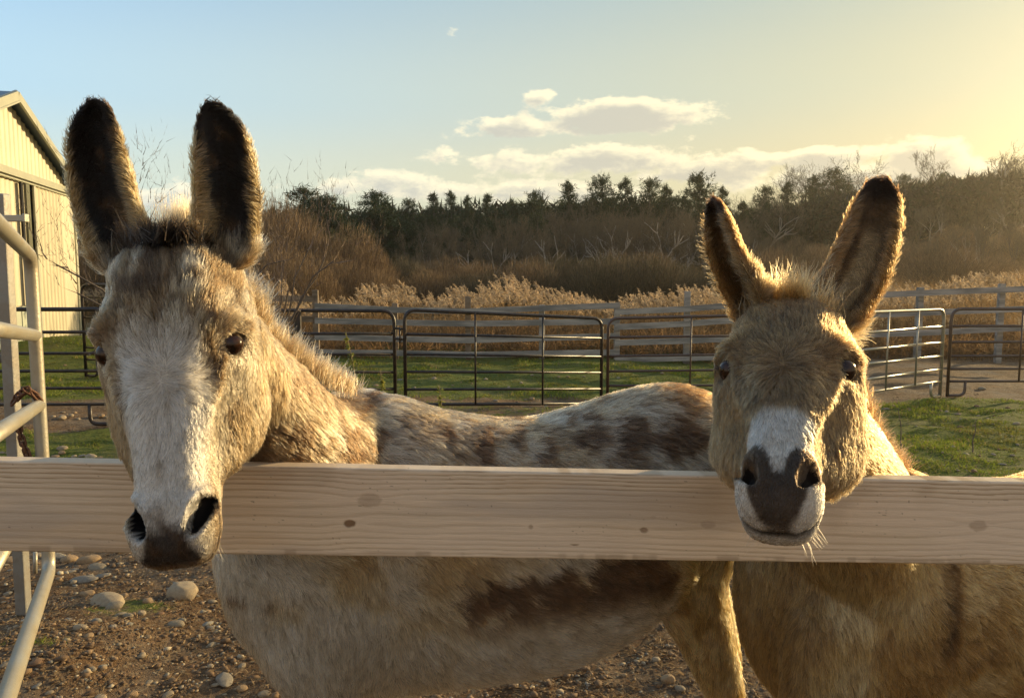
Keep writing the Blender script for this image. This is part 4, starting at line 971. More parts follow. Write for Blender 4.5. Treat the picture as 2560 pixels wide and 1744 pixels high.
# near galvanised gate at the left, its far end sagging
root = empty('galvanised_gate', (P(83, 1000, 2.95).x, 2.95, 0)); tag(root, 'worn cream coloured tube gate close on the left, a rusty chain hanging on it', 'gate')
dirg = Vector((.497, -.995, .098)).normalized(); Lg = 1.62
tops = P(76, 640, 2.95); bots = P(76, 1425, 2.95); bots.x, bots.y = tops.x + .0, tops.y
mb = MB(); mb.tube(bend([tops.lerp(bots, .5) + dirg * Lg, tops + dirg * Lg, tops, bots, bots + dirg * Lg, tops.lerp(bots, .49) + dirg * Lg], .07, 8), .0235, 16); adopt(mb.build('frame', M_galv, smooth=True), root)
for y in (838, 1012, 1200):
    a = P(76, y, 2.95); a.x, a.y = tops.x, tops.y; mb = MB(); mb.tube([a + dirg * .015, a + dirg * Lg], .0225, 14); adopt(mb.build('rail', M_galv, smooth=True), root)
mb = MB(); mb.tube([P(88, 1380, 2.99), P(88, 1432, 2.99)], .008, 10); adopt(mb.build('pin', M_galv, smooth=True), root)
# second, duller upright with rails running out of the frame
root = empty('gate_post', (P(30, 1000, 3.25).x, 3.25, 0)); tag(root, 'dull grey square steel upright with a short bracket at the left edge', 'post')
mb = MB(); a = P(3, 484, 3.2); b = P(44, 1240, 3.25); b = b + (b - a) * .42; b.z = max(b.z, .02)
mb.beam(b, a, .048, .048, .006, up=Vector((0, 1, 0))); adopt(mb.build('upright', M_galvd), root)
mb = MB(); mb.box(P(34, 546, 3.15), (.105, .02, .026), bev=.003); mb.box(P(64, 545, 3.14), (.012, .03, .032), bev=.003); adopt(mb.build('bracket', M_galv), root)
for y, xx in ((708, 14), (895, 22), (1085, 32)):
    mb = MB(); a = P(xx, y, 3.24); mb.tube([a, a + Vector((-.9, -.05, 0))], .020, 12); adopt(mb.build('rail', M_galvd, smooth=True), root)
# chain
def link(mb, c, ax, up, ln=.034, wd=.018, r=.0036):
    ax = Vector(ax).normalized(); s_ = ax.cross(Vector(up)).normalized(); pts = []
    for k in range(17):
        a = 2 * math.pi * k / 16; pts.append(Vector(c) + ax * (math.sin(a) * wd * .5 + (ln - wd) * .5 * (1 if math.sin(a) > 0 else -1)) + s_ * math.cos(a) * wd * .5)
    mb.tube(pts, r, 6, cap=False)
mb = MB(); path = [P(30, 1008, 2.90), P(50, 985, 2.88), P(66, 975, 2.88), P(84, 985, 2.90), P(96, 998, 2.92)]
path2 = [P(42, 1040, 2.92), P(48, 1075, 2.92), P(58, 1110, 2.92), P(70, 1140, 2.92), P(80, 1165, 2.92), P(86, 1200, 2.92)]
for pth in (path, path2):
    pts = []; 
    for a, b in zip(pth[:-1], pth[1:]):
        for k in range(2): pts.append((a.lerp(b, (k + .5) / 2), b - a))
    for i, (c, ax) in enumerate(pts): link(mb, c, ax, (0, 1, 0) if i % 2 else (1, .3, .2), ln=.046, wd=.022, r=.0045)
tag(mb.build('chain', M_chain, smooth=True), 'rusty chain looped round the near gate rail', 'chain')

# ------------------------------------------------------------------ weathered board fence behind the gates
M_gboard = mat('grey_weathered_board', (.20, .195, .18), .85, var=.35, vscale=12, bump=.3, bscale=50, stretch=(.12, 1, 1), c2=(.28, .265, .24))
M_bboard = mat('brown_weathered_board', (.13, .095, .06), .85, var=.35, vscale=12, bump=.3, bscale=50, stretch=(.12, 1, 1), c2=(.18, .14, .10))
wf = empty('board_fence', (0, 13.2, gz(0, 13.2))); tag(wf, 'long sagging grey board fence behind the tube gates', 'fence')
def wrail(pts, m_, h=.095, Y=13.0):
    Pn = [P(px, py, Y + dy) for px, py, dy in pts]
    for a, b in zip(Pn[:-1], Pn[1:]):
        mb = MB(); d_ = (b - a); n_ = max(1, int(d_.length / .6)); nrm = Vector((d_.y, -d_.x, 0)).normalized()
        V = []; Fc = []
        for k in range(n_ + 1):
            c = a.lerp(b, k / n_); wz = (vnoise(np.array([c.x * .9, c.z * 3, 0.]), 1, 5) - .5) * .02
            for dz, dn2 in ((h / 2, -.014), (h / 2, .014), (-h / 2, .014), (-h / 2, -.014)): V.append((c.x - nrm.x * dn2, c.y - nrm.y * dn2, c.z + dz + wz))
        for k in range(n_):
            for j in range(4): Fc.append((k * 4 + j, k * 4 + (j + 1) % 4, k * 4 + 4 + (j + 1) % 4, k * 4 + 4 + j))
        Fc += [(0, 3, 2, 1), (n_ * 4, n_ * 4 + 1, n_ * 4 + 2, n_ * 4 + 3)]; mb.add(V, Fc); adopt(mb.build('board', m_), wf)
for y0, y1 in ((744, 747), (794, 798), (843, 849), (886, 891)): wrail([(300, y0 - 2, .3), (560, y0, 0), (784, y1, 0)], M_bboard)
for ys_ in ((765, 775, 778, 764), (802, 806, 809, 804), (843, 847, 850, 840), (880, 883, 886, 880)):
    wrail([(787, ys_[0], -.06), (987, ys_[1], -.05), (1170, ys_[2], -.05), (1549, ys_[3], -.06)], M_gboard)
for ys_ in ((781, 766, 764), (818, 803, 800), (857, 848, 845), (899, 893, 888)):
    wrail([(1537, ys_[0], -.12), (1719, (ys_[0] * .4 + ys_[1] * .6), -.08), (1795, ys_[1], -.1), (2030, ys_[2] - 6, -.1)], M_gboard)
for ys_ in ((745, 733, 724, 716), (792, 782, 773, 765), (840, 832, 822, 812)): wrail([(2030, ys_[0], -.1), (2301, ys_[1], -.08), (2505, ys_[2], -.08), (2720, ys_[3], -.08)], M_gboard)
for px, top, m_ in ((560, 735, M_bboard), (788, 725, M_bboard), (987, 758, M_bboard), (1170, 741, M_bboard), (1355, 762, M_gboard), (1543, 760, M_gboard), (1719, 728, M_gboard), (1930, 745, M_gboard), (2100, 728, M_gboard), (2301, 718, M_gboard), (2505, 709, M_gboard)):
    a = P(px, top, 13.05); mb = MB(); zb = gz(a.x, a.y) - .15; mb.box((a.x, a.y, (a.z + zb) / 2), (.095, .085, a.z - zb), Matrix.Rotation(.1 * math.sin(px), 4, 'Z'), .006); adopt(mb.build('post', m_), wf)

# ------------------------------------------------------------------ barn
M_bwall = mat('cream_ribbed_metal', (.52, .47, .33), .5, var=.12, vscale=1.5, spec=.4)
M_btrim = mat('grey_green_trim', (.36, .36, .27), .55, var=.1, vscale=3)
M_broof = mat('blue_grey_metal_roof', (.075, .105, .135), .40, metal=.2, var=.12, vscale=2)
M_bdoor = mat('olive_door_edge', (.10, .10, .055), .6); M_bblack = mat('dark_opening', (.006, .006, .006), .9); M_bpale = mat('pale_green_boards', (.40, .43, .34), .6, var=.1, vscale=3)
def WT(t, z, o=0.0): return Vector((-10.4 + .7 * t + .968 * o, 18.7 - 2.7 * t + .251 * o, z))
TA, HA, SL = 1.437, 4.72, .34; TE = TA * 2; m_per_t = math.hypot(.7, 2.7)
def roofz(t): return HA - abs(t - TA) * m_per_t * SL
barn = empty('barn', WT(TA, 0) - Vector((4, 1, 0))); tag(barn, 'cream metal barn with a blue grey roof behind the near gate', 'barn')
def ribbed(t0, t1, z0, z1, o, gap=.0):
    """vertical ribbed sheet between two places on the gable, z1 may be None for the roof line"""
    V = []; Fc = []; n_ = int((t1 - t0) * m_per_t / .0285)
    for i in range(n_ + 1):
        t = t0 + (t1 - t0) * i / n_; ph = (t * m_per_t / .228) % 1.0; dep = .024 if .36 < ph < .60 else (.012 if .30 < ph < .66 else 0)
        zt = roofz(t) if z1 is None else z1; a = WT(t, z0, o + dep); b = WT(t, zt, o + dep); V += [tuple(a), tuple(b)]
        if i: Fc.append((2 * i - 2, 2 * i, 2 * i + 1, 2 * i - 1))
    return V, Fc
mb = MB(); mb.add(*ribbed(0, TE, 3.30, None, 0)); mb.add(*ribbed(0, 1.02, -.1, 3.30, 0)); mb.add(*ribbed(1.02, TE, .85, 3.30, -.05)); mb.add(*ribbed(1.02, TE, -.1, .85, -.09))
wl = mb.build('wall', M_bwall); adopt(wl, barn)
# side and back walls keep it a closed building
bdir = Vector((-.968, -.251, 0)); mb = MB(); dpt = 11.0
def quad(a, b, c, d): mb.add([tuple(a), tuple(b), tuple(c), tuple(d)], [(0, 1, 2, 3)])
z0, ze = -.1, roofz(0)
quad(WT(0, z0), WT(0, ze), WT(0, ze) + bdir * dpt, WT(0, z0) + bdir * dpt); quad(WT(TE, z0), WT(TE, z0) + bdir * dpt, WT(TE, ze) + bdir * dpt, WT(TE, ze))
mb.add([tuple(q + bdir * dpt) for q in (WT(0, z0), WT(TE, z0), WT(TE, ze), WT(TA, HA), WT(0, ze))], [(0, 1, 2, 3, 4)]); adopt(mb.build('side_wall', M_bwall), barn)
mb = MB(); oh = .22
for s_ in (0, TE):
    e = -.16 if s_ == 0 else TE + .16; zz = roofz(e) if s_ else roofz(e); A_, B_2 = WT(e, roofz(e) + .06, oh), WT(TA, HA + .06, oh)
    C_, D_2 = B_2 + bdir * (dpt + .4), A_ + bdir * (dpt + .4); up_ = Vector((0, 0, .05))
    V = [A_, B_2, C_, D_2, A_ + up_, B_2 + up_, C_ + up_, D_2 + up_]; mb.add([tuple(v) for v in V], [(0, 1, 2, 3), (7, 6, 5, 4), (0, 4, 5, 1), (1, 5, 6, 2), (2, 6, 7, 3), (3, 7, 4, 0)])
    for k in range(26):                                                       # standing seams
        o_ = oh - .02 - k * .43; a = WT(e, roofz(e) + .125, o_); b = WT(TA, HA + .125, o_); mb.beam(a, b, .03, .03, .0)
rf = mb.build('roof', M_broof); adopt(rf, barn)
mb = MB()
for s_ in (0, TE):
    e = -.16 if s_ == 0 else TE + .16; a = WT(e, roofz(e) + .02, oh + .015); b = WT(TA, HA + .02, oh + .015); mb.beam(a, b, .025, .20, .003)
    a2 = WT(e, roofz(e) - .06, oh + .035); b2 = WT(TA, HA - .06, oh + .035); mb.beam(a2, b2, .02, .035, .003)
adopt(mb.build('barge_board', M_btrim), barn)
mb = MB(); mb.beam(WT(0, 3.36, .05), WT(TE, 3.36, .05), .08, .14, .006); mb.beam(WT(0, 3.25, .035), WT(TE, 3.25, .035), .05, .03, .004); adopt(mb.build('door_track', M_btrim), barn)
mb = MB(); mb.beam(WT(1.00, -.1, .035), WT(1.00, 3.23, .035), .06, .045, .004, up=Vector((1, 0, 0))); adopt(mb.build('corner_trim', M_btrim), barn); mb = MB(); mb.beam(WT(0, -.1, .02), WT(0, 3.28, .02), .07, .07, .004, up=Vector((1, 0, 0))); adopt(mb.build('corner_trim', M_btrim), barn)
mb = MB(); mb.beam(WT(1.16, .0, .04), WT(1.16, 3.22, .04), .20, .05, .004, up=Vector((.968, .25, 0))); adopt(mb.build('door_edge', M_bdoor), barn)
mb = MB(); mb.beam(WT(1.26, .0, .03), WT(1.26, 3.22, .03), .11, .04, .004, up=Vector((.968, .25, 0))); adopt(mb.build('door_gap', M_bblack), barn)
mb = MB()
for k in range(14):
    t = 1.34 + k * .115; mb.beam(WT(t, .0, .02), WT(t, .84, .02), .27, .03, .004, up=Vector((.968, .25, 0)))
adopt(mb.build('lower_boards', M_bpale), barn)
# ------------------------------------------------------------------ trees
class Cards:
    """fast collector of triangles with a colour per vertex"""
    def __init__(s): s.V = []; s.C = []
    def add(s, tri, col): s.V.append(np.asarray(tri, float).reshape(-1, 3)); s.C.append(np.repeat(np.asarray(col, float).reshape(-1, 3), 3, 0) if np.ndim(col) > 1 else np.tile(np.asarray(col, float), (s.V[-1].shape[0], 1)))
    def mesh(s, name, smooth=False):
        V = np.concatenate(s.V); me = np_mesh(name, V, np.arange(len(V)).reshape(-1, 3), smooth); set_col(me, np.concatenate(s.C)); return me
def blades(c, dirs, ln, wd, rg_):
    """thin triangles from c along dirs"""
    side = np.cross(dirs, rg_.normal(0, 1, dirs.shape)); side = unit_rows(side) * (wd / 2)[:, None]
    return np.stack([c - side, c + side, c + dirs * ln[:, None]], 1)
def pine_crown(seed, H=9.0, spread=2.6, dense=1.0, base=.18, ragged=.35, pw=.42):
    rg_ = np.random.default_rng(seed); cs, cl = [], []
    nw = int(15 * dense + H * .6)
    for i in range(nw):
        h = base + (1 - base) * ((i + rg_.uniform(-.3, .3)) / nw); prof = (1 - h) ** pw * (.55 + .45 * min(1, (h - base) * 4 + .35)); 
        for j in range(int(5 + 2 * dense)):
            a = rg_.uniform(0, 2 * math.pi); r = spread * prof * rg_.uniform(1 - ragged, 1.15) + .15; nt2 = max(2, int(r / .30)); rise = rg_.uniform(-.05, .45)
            for q in range(nt2):
                f = (q + .6) / nt2; cs.append((math.cos(a) * r * f + rg_.normal(0, .08), math.sin(a) * r * f + rg_.normal(0, .08), H * h + r * f * rise - .05 * r * f * f + rg_.normal(0, .05))); cl.append(rg_.uniform(.7, 1.3))
    for q in range(6): cs.append((rg_.normal(0, .06), rg_.normal(0, .06), H * (.93 + .014 * q))); cl.append(1.0)
    cs = A3(cs); cl = A3(cl); k = 15; c = np.repeat(cs, k, 0); n_ = len(c)
    d_ = unit_rows(rg_.normal(0, 1, (n_, 3)) + np.array((0, 0, .45)) + unit_rows(c * np.array((1, 1, 0))) * .5)
    tri = blades(c + rg_.normal(0, .10, (n_, 3)), d_, rg_.uniform(.20, .46, n_), rg_.uniform(.035, .075, n_), rg_)
    col = np.array((.024, .043, .013)) * np.repeat(cl, k)[:, None] * rg_.uniform(.7, 1.3, (n_, 1)); dry = rg_.random(n_) < .08; col[dry] = (.10, .075, .035)
    cc = Cards(); cc.add(tri, col); return cc.mesh('crown')
def pine_trunk(H, seed):
    rg_ = random.Random(seed); mb = MB(); mb.tube([(0, 0, -.5), (.05, 0, H * .3), (-.03, .03, H * .7), (0, 0, H * .97)], [H * .018, H * .015, H * .009, .012], 7)
    for i in range(22):
        h = H * (.15 + .8 * i / 22); a = rg_.uniform(0, 6.28); r = (1 - i / 22) * H * .2 + .2; mb.tube([(0, 0, h), (math.cos(a) * r, math.sin(a) * r, h + r * .12)], [.035, .01], 4, cap=False)
    return mb
def bare_tree(seed, H=8.0, spread=.5, twigs=1.0, stems=1, up=.55, minr=.011, trunk=1.0):
    rg_ = np.random.default_rng(seed); segs = []
    def grow(p, d_, ln, r, lv):
        n_ = 4 if lv < 2 else 3; pts = [p]; 
        for i in range(n_):
            d_ = unit(d_ + rg_.normal(0, .13 + .05 * lv, 3) + np.array((0, 0, .06 * up * lv))); p = p + d_ * ln / n_; pts.append(p)
        segs.append((pts, r, lv))
        if lv >= 5: return
        kids = int(rg_.integers(3, 5) if lv < 1 else rg_.integers(3, 6) if lv < 4 else 2 + 3 * twigs)
        for k in range(kids):
            f = rg_.uniform(.35, 1.0) if k else 1.0; i = min(int(f * n_), n_ - 1); q = pts[i] + (pts[i + 1] - pts[i]) * (f * n_ - i)
            a = rg_.uniform(0, 2 * math.pi); side = unit(np.cross(d_, (math.cos(a), math.sin(a), .2))); sp_ = rg_.uniform(.35, .95) * (spread * 1.5)
            grow(q, unit(d_ + side * sp_ + np.array((0, 0, up * .35))), ln * rg_.uniform(.52, .78), max(r * rg_.uniform(.45, .62), minr * .5), lv + 1)
    for s_ in range(stems):
        d0 = unit(rg_.normal(0, .10 + .22 * (stems > 1), 3) * np.array((1, 1, 0)) + np.array((0, 0, 1))); grow(A3((rg_.normal(0, .2) * (stems > 1), rg_.normal(0, .2) * (stems > 1), -.4)), d0, H * .36, H * .014 * trunk / stems ** .4, 0)
    z = max(p[-1][2] for p, r, l in segs); sc_ = H / z
    mb = MB(); tw = Cards(); T = []
    for pts, r, lv in segs:
        pts = [q * sc_ for q in pts]
        if lv <= 2: mb.tube([tuple(q) for q in pts], [r, r * .85, r * .7, r * .6, r * .5][:len(pts)], 6 if lv == 0 else 4, cap=False)
        else:
            for a, b in zip(pts[:-1], pts[1:]):
                s2 = unit(np.cross(b - a, rg_.normal(0, 1, 3))) * max(r, minr); s3 = unit(np.cross(b - a, s2)) * max(r, minr); T += [[a - s2, a + s2, b], [a - s3, a + s3, b + s3 * .3]]
    return mb, A3(T)
def twig_mesh(T, cols, seed, leaf=0, leafcol=(.2, .1, .04)):
    rg_ = np.random.default_rng(seed); cc = Cards(); c = A3(cols)[rg_.integers(0, len(cols), len(T))] * rg_.uniform(.75, 1.3, (len(T), 1)); cc.add(T, c)
    if leaf:
        pick = rg_.integers(0, len(T), leaf); p = T[pick, 2] + rg_.normal(0, .05, (leaf, 3)); d_ = unit_rows(rg_.normal(0, 1, (leaf, 3))); cc.add(blades(p, d_, rg_.uniform(.05, .12, leaf), rg_.uniform(.03, .07, leaf), rg_), np.array(leafcol) * rg_.uniform(.6, 1.5, (leaf, 1)))
    return cc.mesh('crown')
M_needle = mat('pine_needles', rough=.75, attr='col', translucent=.15, spec=.25)
M_bark = mat('bark', (.095, .075, .058), .9, var=.35, vscale=8, bump=.4, bscale=20)
M_barkp = mat('pale_bark', (.34, .31, .27), .85, var=.3, vscale=6)
M_twig = mat('twigs', rough=.85, attr='col', translucent=.12, spec=.2)
def proto(name, crown_me, trunk_mb, mt, mc):
    root = empty(name, (0, 0, 0)); tr = trunk_mb.build('trunk', mt, root, smooth=True); cr = link_mesh('crown', crown_me, mc, root); return root
pines = [proto('pine_tree', pine_crown(1, 9, 3.3, 1.1, .12, .4), pine_trunk(9, 1), M_bark, M_needle), proto('pine_tree', pine_crown(2, 9, 3.0, 1.0, .20, .5, .72), pine_trunk(9, 2), M_bark, M_needle),
         proto('pine_tree', pine_crown(3, 9, 4.0, 1.35, .05, .25, .6), pine_trunk(9, 3), M_bark, M_needle), proto('pine_tree', pine_crown(4, 9, 2.7, 1.0, .35, .5, .65), pine_trunk(9, 4), M_bark, M_needle)]
bares = []
for sd_, kw in ((5, dict(H=8, spread=.42)), (6, dict(H=8, spread=.5, stems=2, trunk=1.7)), (7, dict(H=8, spread=.36, up=.8)), (8, dict(H=8, spread=.55, stems=3)), (9, dict(H=8, spread=.6, up=.6, trunk=1.6))):
    mb, T = bare_tree(sd_, **kw); bares.append(proto('bare_tree', twig_mesh(T, [(.15, .125, .085), (.12, .105, .075), (.19, .145, .09)], sd_), mb, M_bark if sd_ not in (6, 9) else M_barkp, M_twig))
shrubs = []
def brush_dome(seed, H=4.0, W=2.2, n_=15000, pal=[(.22, .150, .080), (.16, .112, .062), (.29, .20, .11), (.11, .075, .045)]):
    rg_ = np.random.default_rng(seed); th = rg_.uniform(0, 2 * math.pi, n_); ph = np.arccos(rg_.uniform(.05, 1, n_)); rr = rg_.random(n_) ** .45
    lump = .78 + .5 * fbm(np.stack([np.cos(th) * np.sin(ph) * 2.2, np.sin(th) * np.sin(ph) * 2.2, np.cos(ph) * 2.2 + seed], -1), 1.3, 3, seed)
    d_ = np.stack([np.cos(th) * np.sin(ph) * W, np.sin(th) * np.sin(ph) * W, np.cos(ph) * H], -1) * (rr * lump)[:, None]; d_[:, 2] = np.maximum(d_[:, 2], .02)
    dr_ = unit_rows(d_ * np.array((.7, .7, 1.3)) + rg_.normal(0, .45, (n_, 3)) * np.linalg.norm(d_, axis=1)[:, None] * .5 + np.array((0, 0, .4)))
    cols = A3(pal)[rg_.integers(0, 4, n_)] * rg_.uniform(.75, 1.3, (n_, 1)); cc = Cards(); cc.add(blades(d_, dr_, rg_.uniform(.18, .62, n_), rg_.uniform(.010, .026, n_), rg_), cols)
    mb = MB()
    for k in range(26):
        a = rg_.uniform(0, 6.28); l_ = rg_.uniform(.5, .95); o_ = rg_.uniform(.1, .8) * W; mb.tube([(0, 0, -.2), (math.cos(a) * o_ * .3, math.sin(a) * o_ * .3, H * l_ * .45), (math.cos(a) * o_, math.sin(a) * o_, H * l_)], [.035, .02, .006], 4, cap=False)
    return cc.mesh('crown'), mb
for sd_, W_ in ((15, 2.2), (16, 2.7), (17, 1.8)):
    cm, mb = brush_dome(sd_, 4.0, W_); shrubs.append(proto('bare_shrub', cm, mb, M_bark, M_twig))
dims = []
for sd_, W_ in ((25, 2.4), (26, 2.9)):
    cm, mb = brush_dome(sd_, 4.0, W_, 13000, [(.085, .072, .042), (.060, .055, .032), (.12, .095, .055), (.16, .12, .07)]); dims.append(proto('bare_shrub', cm, mb, M_bark, M_twig))
print('tree faces', sum(len(c.data.polygons) for t_ in pines + bares + shrubs for c in t_.children))
used = set()
def plant(pr, x, Y, H, protoH, label, cat, group, rz=None, wide=1.0, name=None):
    o = pr if pr.name not in used else copy_tree(pr)
    used.add(pr.name); used.add(o.name)
    s_ = H / protoH; o.location = (x, Y, gz(x, Y) - .1); o.rotation_euler = (0, 0, random.uniform(0, 6.28) if rz is None else rz); o.scale = (s_ * wide, s_ * wide, s_)
    tag(o, label, cat, group); return o
def top_h(px, py, Y): p = P(px, py, Y); return p.x, p.z - gz(p.x, Y) + .1
S = 1.10155
GP, GB, GS = 'pines along the far tree line', 'bare trees of the far wood', 'bare shrubs before the wood'
LP = 'dark green pine standing in the far tree line'
plist = [(690, 424, 47, 2, 1.3), (742, 442, 46, 2, 1.3), (715, 455, 49, 2, 1.2), (850, 434, 50, 2, 1.35), (880, 465, 52, 2, 1.2), (925, 452, 62, 0, .8), (985, 440, 64, 3, .9), (1023, 434, 65, 1, .9), (1060, 444, 66, 1, .8), (1105, 443, 66, 3, 1.0), (1160, 452, 68, 1, .8), (1215, 434, 62, 0, .8),
         (1290, 412, 60, 1, 1.1), (1368, 400, 60, 0, .85), (1420, 404, 62, 1, .9), (1475, 406, 62, 0, .8), (1512, 420, 64, 1, .8), (1590, 394, 58, 0, .95), (1640, 424, 62, 1, .8), (1735, 424, 75, 0, .9), (1787, 415, 75, 1, 1.0), (1850, 399, 75, 0, .9),
         (1900, 381, 76, 0, 1.0), (2050, 397, 76, 0, .95), (2138, 392, 80, 0, .9), (2200, 404, 80, 1, .9), (620, 470, 60, 1, .9), (190, 520, 45, 0, 1.0), (245, 505, 55, 1, 1), (1970, 410, 78, 1, .9), (2260, 420, 84, 0, .9), (2310, 425, 84, 1, .9)]
special = {3: 'broad dark pine with layered boughs, the densest tree left of centre in the tree line', 0: 'tall rounded dark green pine nearest the pale donkey ear', 17: 'tall pine rising just above the brown donkey sideways ear'}
for i, (dx, dy, Y, k, wd) in enumerate(plist):
    x, H = top_h(dx * S, dy * S, Y); plant(pines[k], x, Y, H, 9.0, special.get(i, LP), 'pine tree', GP, wide=wd)
for i in range(16):
    dx = 880 + i * 26 + random.uniform(-10, 10); Y = random.uniform(50, 56); x, H = top_h(dx * S, random.uniform(485, 530) * S, Y); plant(pines[random.choice((0, 2, 2))], x, Y, H, 9.0, LP, 'pine tree', GP, wide=random.uniform(.8, 1.1))
for i in range(46):                                                         # lower pines between and behind, closing the wood
    dx = 560 + i * 26 + random.uniform(-10, 10); Y = random.uniform(60, 74); ty = np.interp(dx, [560, 700, 900, 1300, 1500, 1650, 1900, 2300], [490, 465, 478, 445, 440, 460, 440, 440]) + random.uniform(0, 30)
    x, H = top_h(dx * S, ty * S, Y); plant(pines[random.choice((0, 1, 1, 2))], x, Y, H, 9.0, LP, 'pine tree', GP, wide=random.uniform(.9, 1.4))
LB = 'leafless grey brown tree in the far wood'
for i in range(56):
    dx = np.interp(i, [0, 55], [900, 1720]) + random.uniform(-20, 20); Y = random.uniform(44, 58); ty = np.interp(dx, [880, 1000, 1150, 1300, 1450, 1600, 1720], [520, 480, 465, 440, 445, 465, 480]) + abs(random.gauss(0, 22))
    x, H = top_h(dx * S, ty * S, Y); plant(bares[random.choice((0, 0, 1, 2, 2, 3, 4))], x, Y, H, 8.0, LB, 'bare tree', GB, wide=random.uniform(.8, 1.15))
for dx, ty, Y, k, wd, lb in [(1110, 505, 40, 1, .8, 'slender pale barked bare tree in front of the dark pines'), (1245, 470, 40, 4, .9, 'pale leaning many limbed bare tree right of centre'), (1190, 520, 42, 1, .8, LB), (975, 545, 41, 1, .7, LB), (1400, 460, 44, 1, .8, LB),
        (2180, 322, 70, 0, 1.15, 'tall spreading bare tree against the yellow sky near the right edge'), (2285, 305, 70, 4, 1.1, 'tallest bare tree at the right edge of the picture'), (2330, 318, 68, 0, 1.1, LB), (2240, 350, 74, 3, .9, LB), (1945, 355, 80, 3, 1.2, LB), (1800, 380, 82, 3, 1.1, LB), (2090, 380, 82, 2, 1.0, LB),
        (1975, 380, 82, 0, 1, LB), (2025, 395, 82, 2, 1, LB), (2200, 470, 42, 1, .6, LB), (2240, 490, 40, 2, .6, LB), (2085, 500, 40, 3, .7, LB), (2300, 480, 44, 2, .7, LB)]:
    x, H = top_h(dx * S, ty * S, Y); plant(bares[k], x, Y, H, 8.0, lb, 'bare tree', GB, wide=wd)
for i in range(26):
    dx = np.interp(i, [0, 25], [1690, 2380]) + random.uniform(-20, 20); Y = random.uniform(64, 86); ty = random.uniform(425, 470)
    x, H = top_h(dx * S, ty * S, Y); plant(bares[random.choice((0, 1, 2, 3))], x, Y, H, 8.0, LB, 'bare tree', GB, wide=random.uniform(.9, 1.3))
LS = 'tangled brown leafless shrub at the foot of the wood'
for dx, ty, Y, wd in [(618, 470, 27, .9), (655, 480, 28, .8), (600, 500, 26, .8), (690, 520, 27, .9), (725, 560, 26, .9), (795, 530, 27, .95), (760, 590, 24, .9), (830, 560, 27, .9), (845, 610, 24, .9), (640, 560, 23, .9), (700, 590, 22, .9), (580, 560, 24, .9), (185, 540, 27, .9), (215, 560, 25, .9)]:
    x, H = top_h(dx * S, ty * S, Y); plant(shrubs[random.choice((0, 1, 2))], x, Y, H, 4.0, LS, 'shrub', GS, wide=wd * 1.15)
for i in range(46):
    dx = np.interp(i, [0, 45], [860, 1760]) + random.uniform(-15, 15); Y = random.uniform(28, 38); ty = random.choice((585, 600, 612, 620, 625)) + random.uniform(-8, 8)
    x, H = top_h(dx * S, ty * S, Y); plant((dims + dims + shrubs)[random.randrange(7)], x, Y, max(H, .8), 4.0, LS, 'shrub', GS, wide=random.uniform(1.0, 1.5))
for i in range(26):
    dx = np.interp(i, [0, 25], [1700, 2400]) + random.uniform(-15, 15); Y = random.uniform(36, 58); x = P(dx * S, 600, Y).x
    plant(shrubs[random.choice((0, 1))], x, Y, random.uniform(1.2, 2.8), 4.0, LS, 'shrub', GS, wide=random.uniform(1.2, 1.9))
for pr in pines + bares + shrubs + dims:                                    # drop a prototype that was never planted
    if pr.name not in used:
        for c in list(pr.children): bpy.data.objects.remove(c)
        bpy.data.objects.remove(pr)
# the depth of the wood: one mass of dim brush and boughs nobody could count
rgw = np.random.default_rng(91); n_ = 52000; s_ = rgw.uniform(-.42, .66, n_); Yw = rgw.uniform(66, 92, n_); xw = s_ * Yw; zt = np.interp(s_, [-.42, -.3, 0, .2, .45, .66], [5.4, 5.6, 6.6, 7.2, 8.4, 9.2]); g_ = ground_z(xw, Yw); zw = g_ + rgw.uniform(0, 1, n_) ** .8 * zt * (.75 + .35 * fbm(np.stack([xw, xw * 0, Yw * .3], -1), .5, 3, 8)) * np.where(s_ > .2, .62, 1)
c = np.stack([xw, Yw, zw], -1); cc = Cards(); cc.add(blades(c, unit_rows(rgw.normal(0, 1, (n_, 3)) + np.array((0, 0, .8))), rgw.uniform(.5, 1.3, n_), rgw.uniform(.12, .35, n_), rgw), np.where((rgw.random(n_) < .55)[:, None], np.array((.018, .027, .012)), np.array((.040, .032, .022))) * rgw.uniform(.6, 1.4, (n_, 1)))
tag(link_mesh('wood', cc.mesh('wood'), M_twig), 'dim depth of the far wood between the trunks', 'wood', kind='stuff')

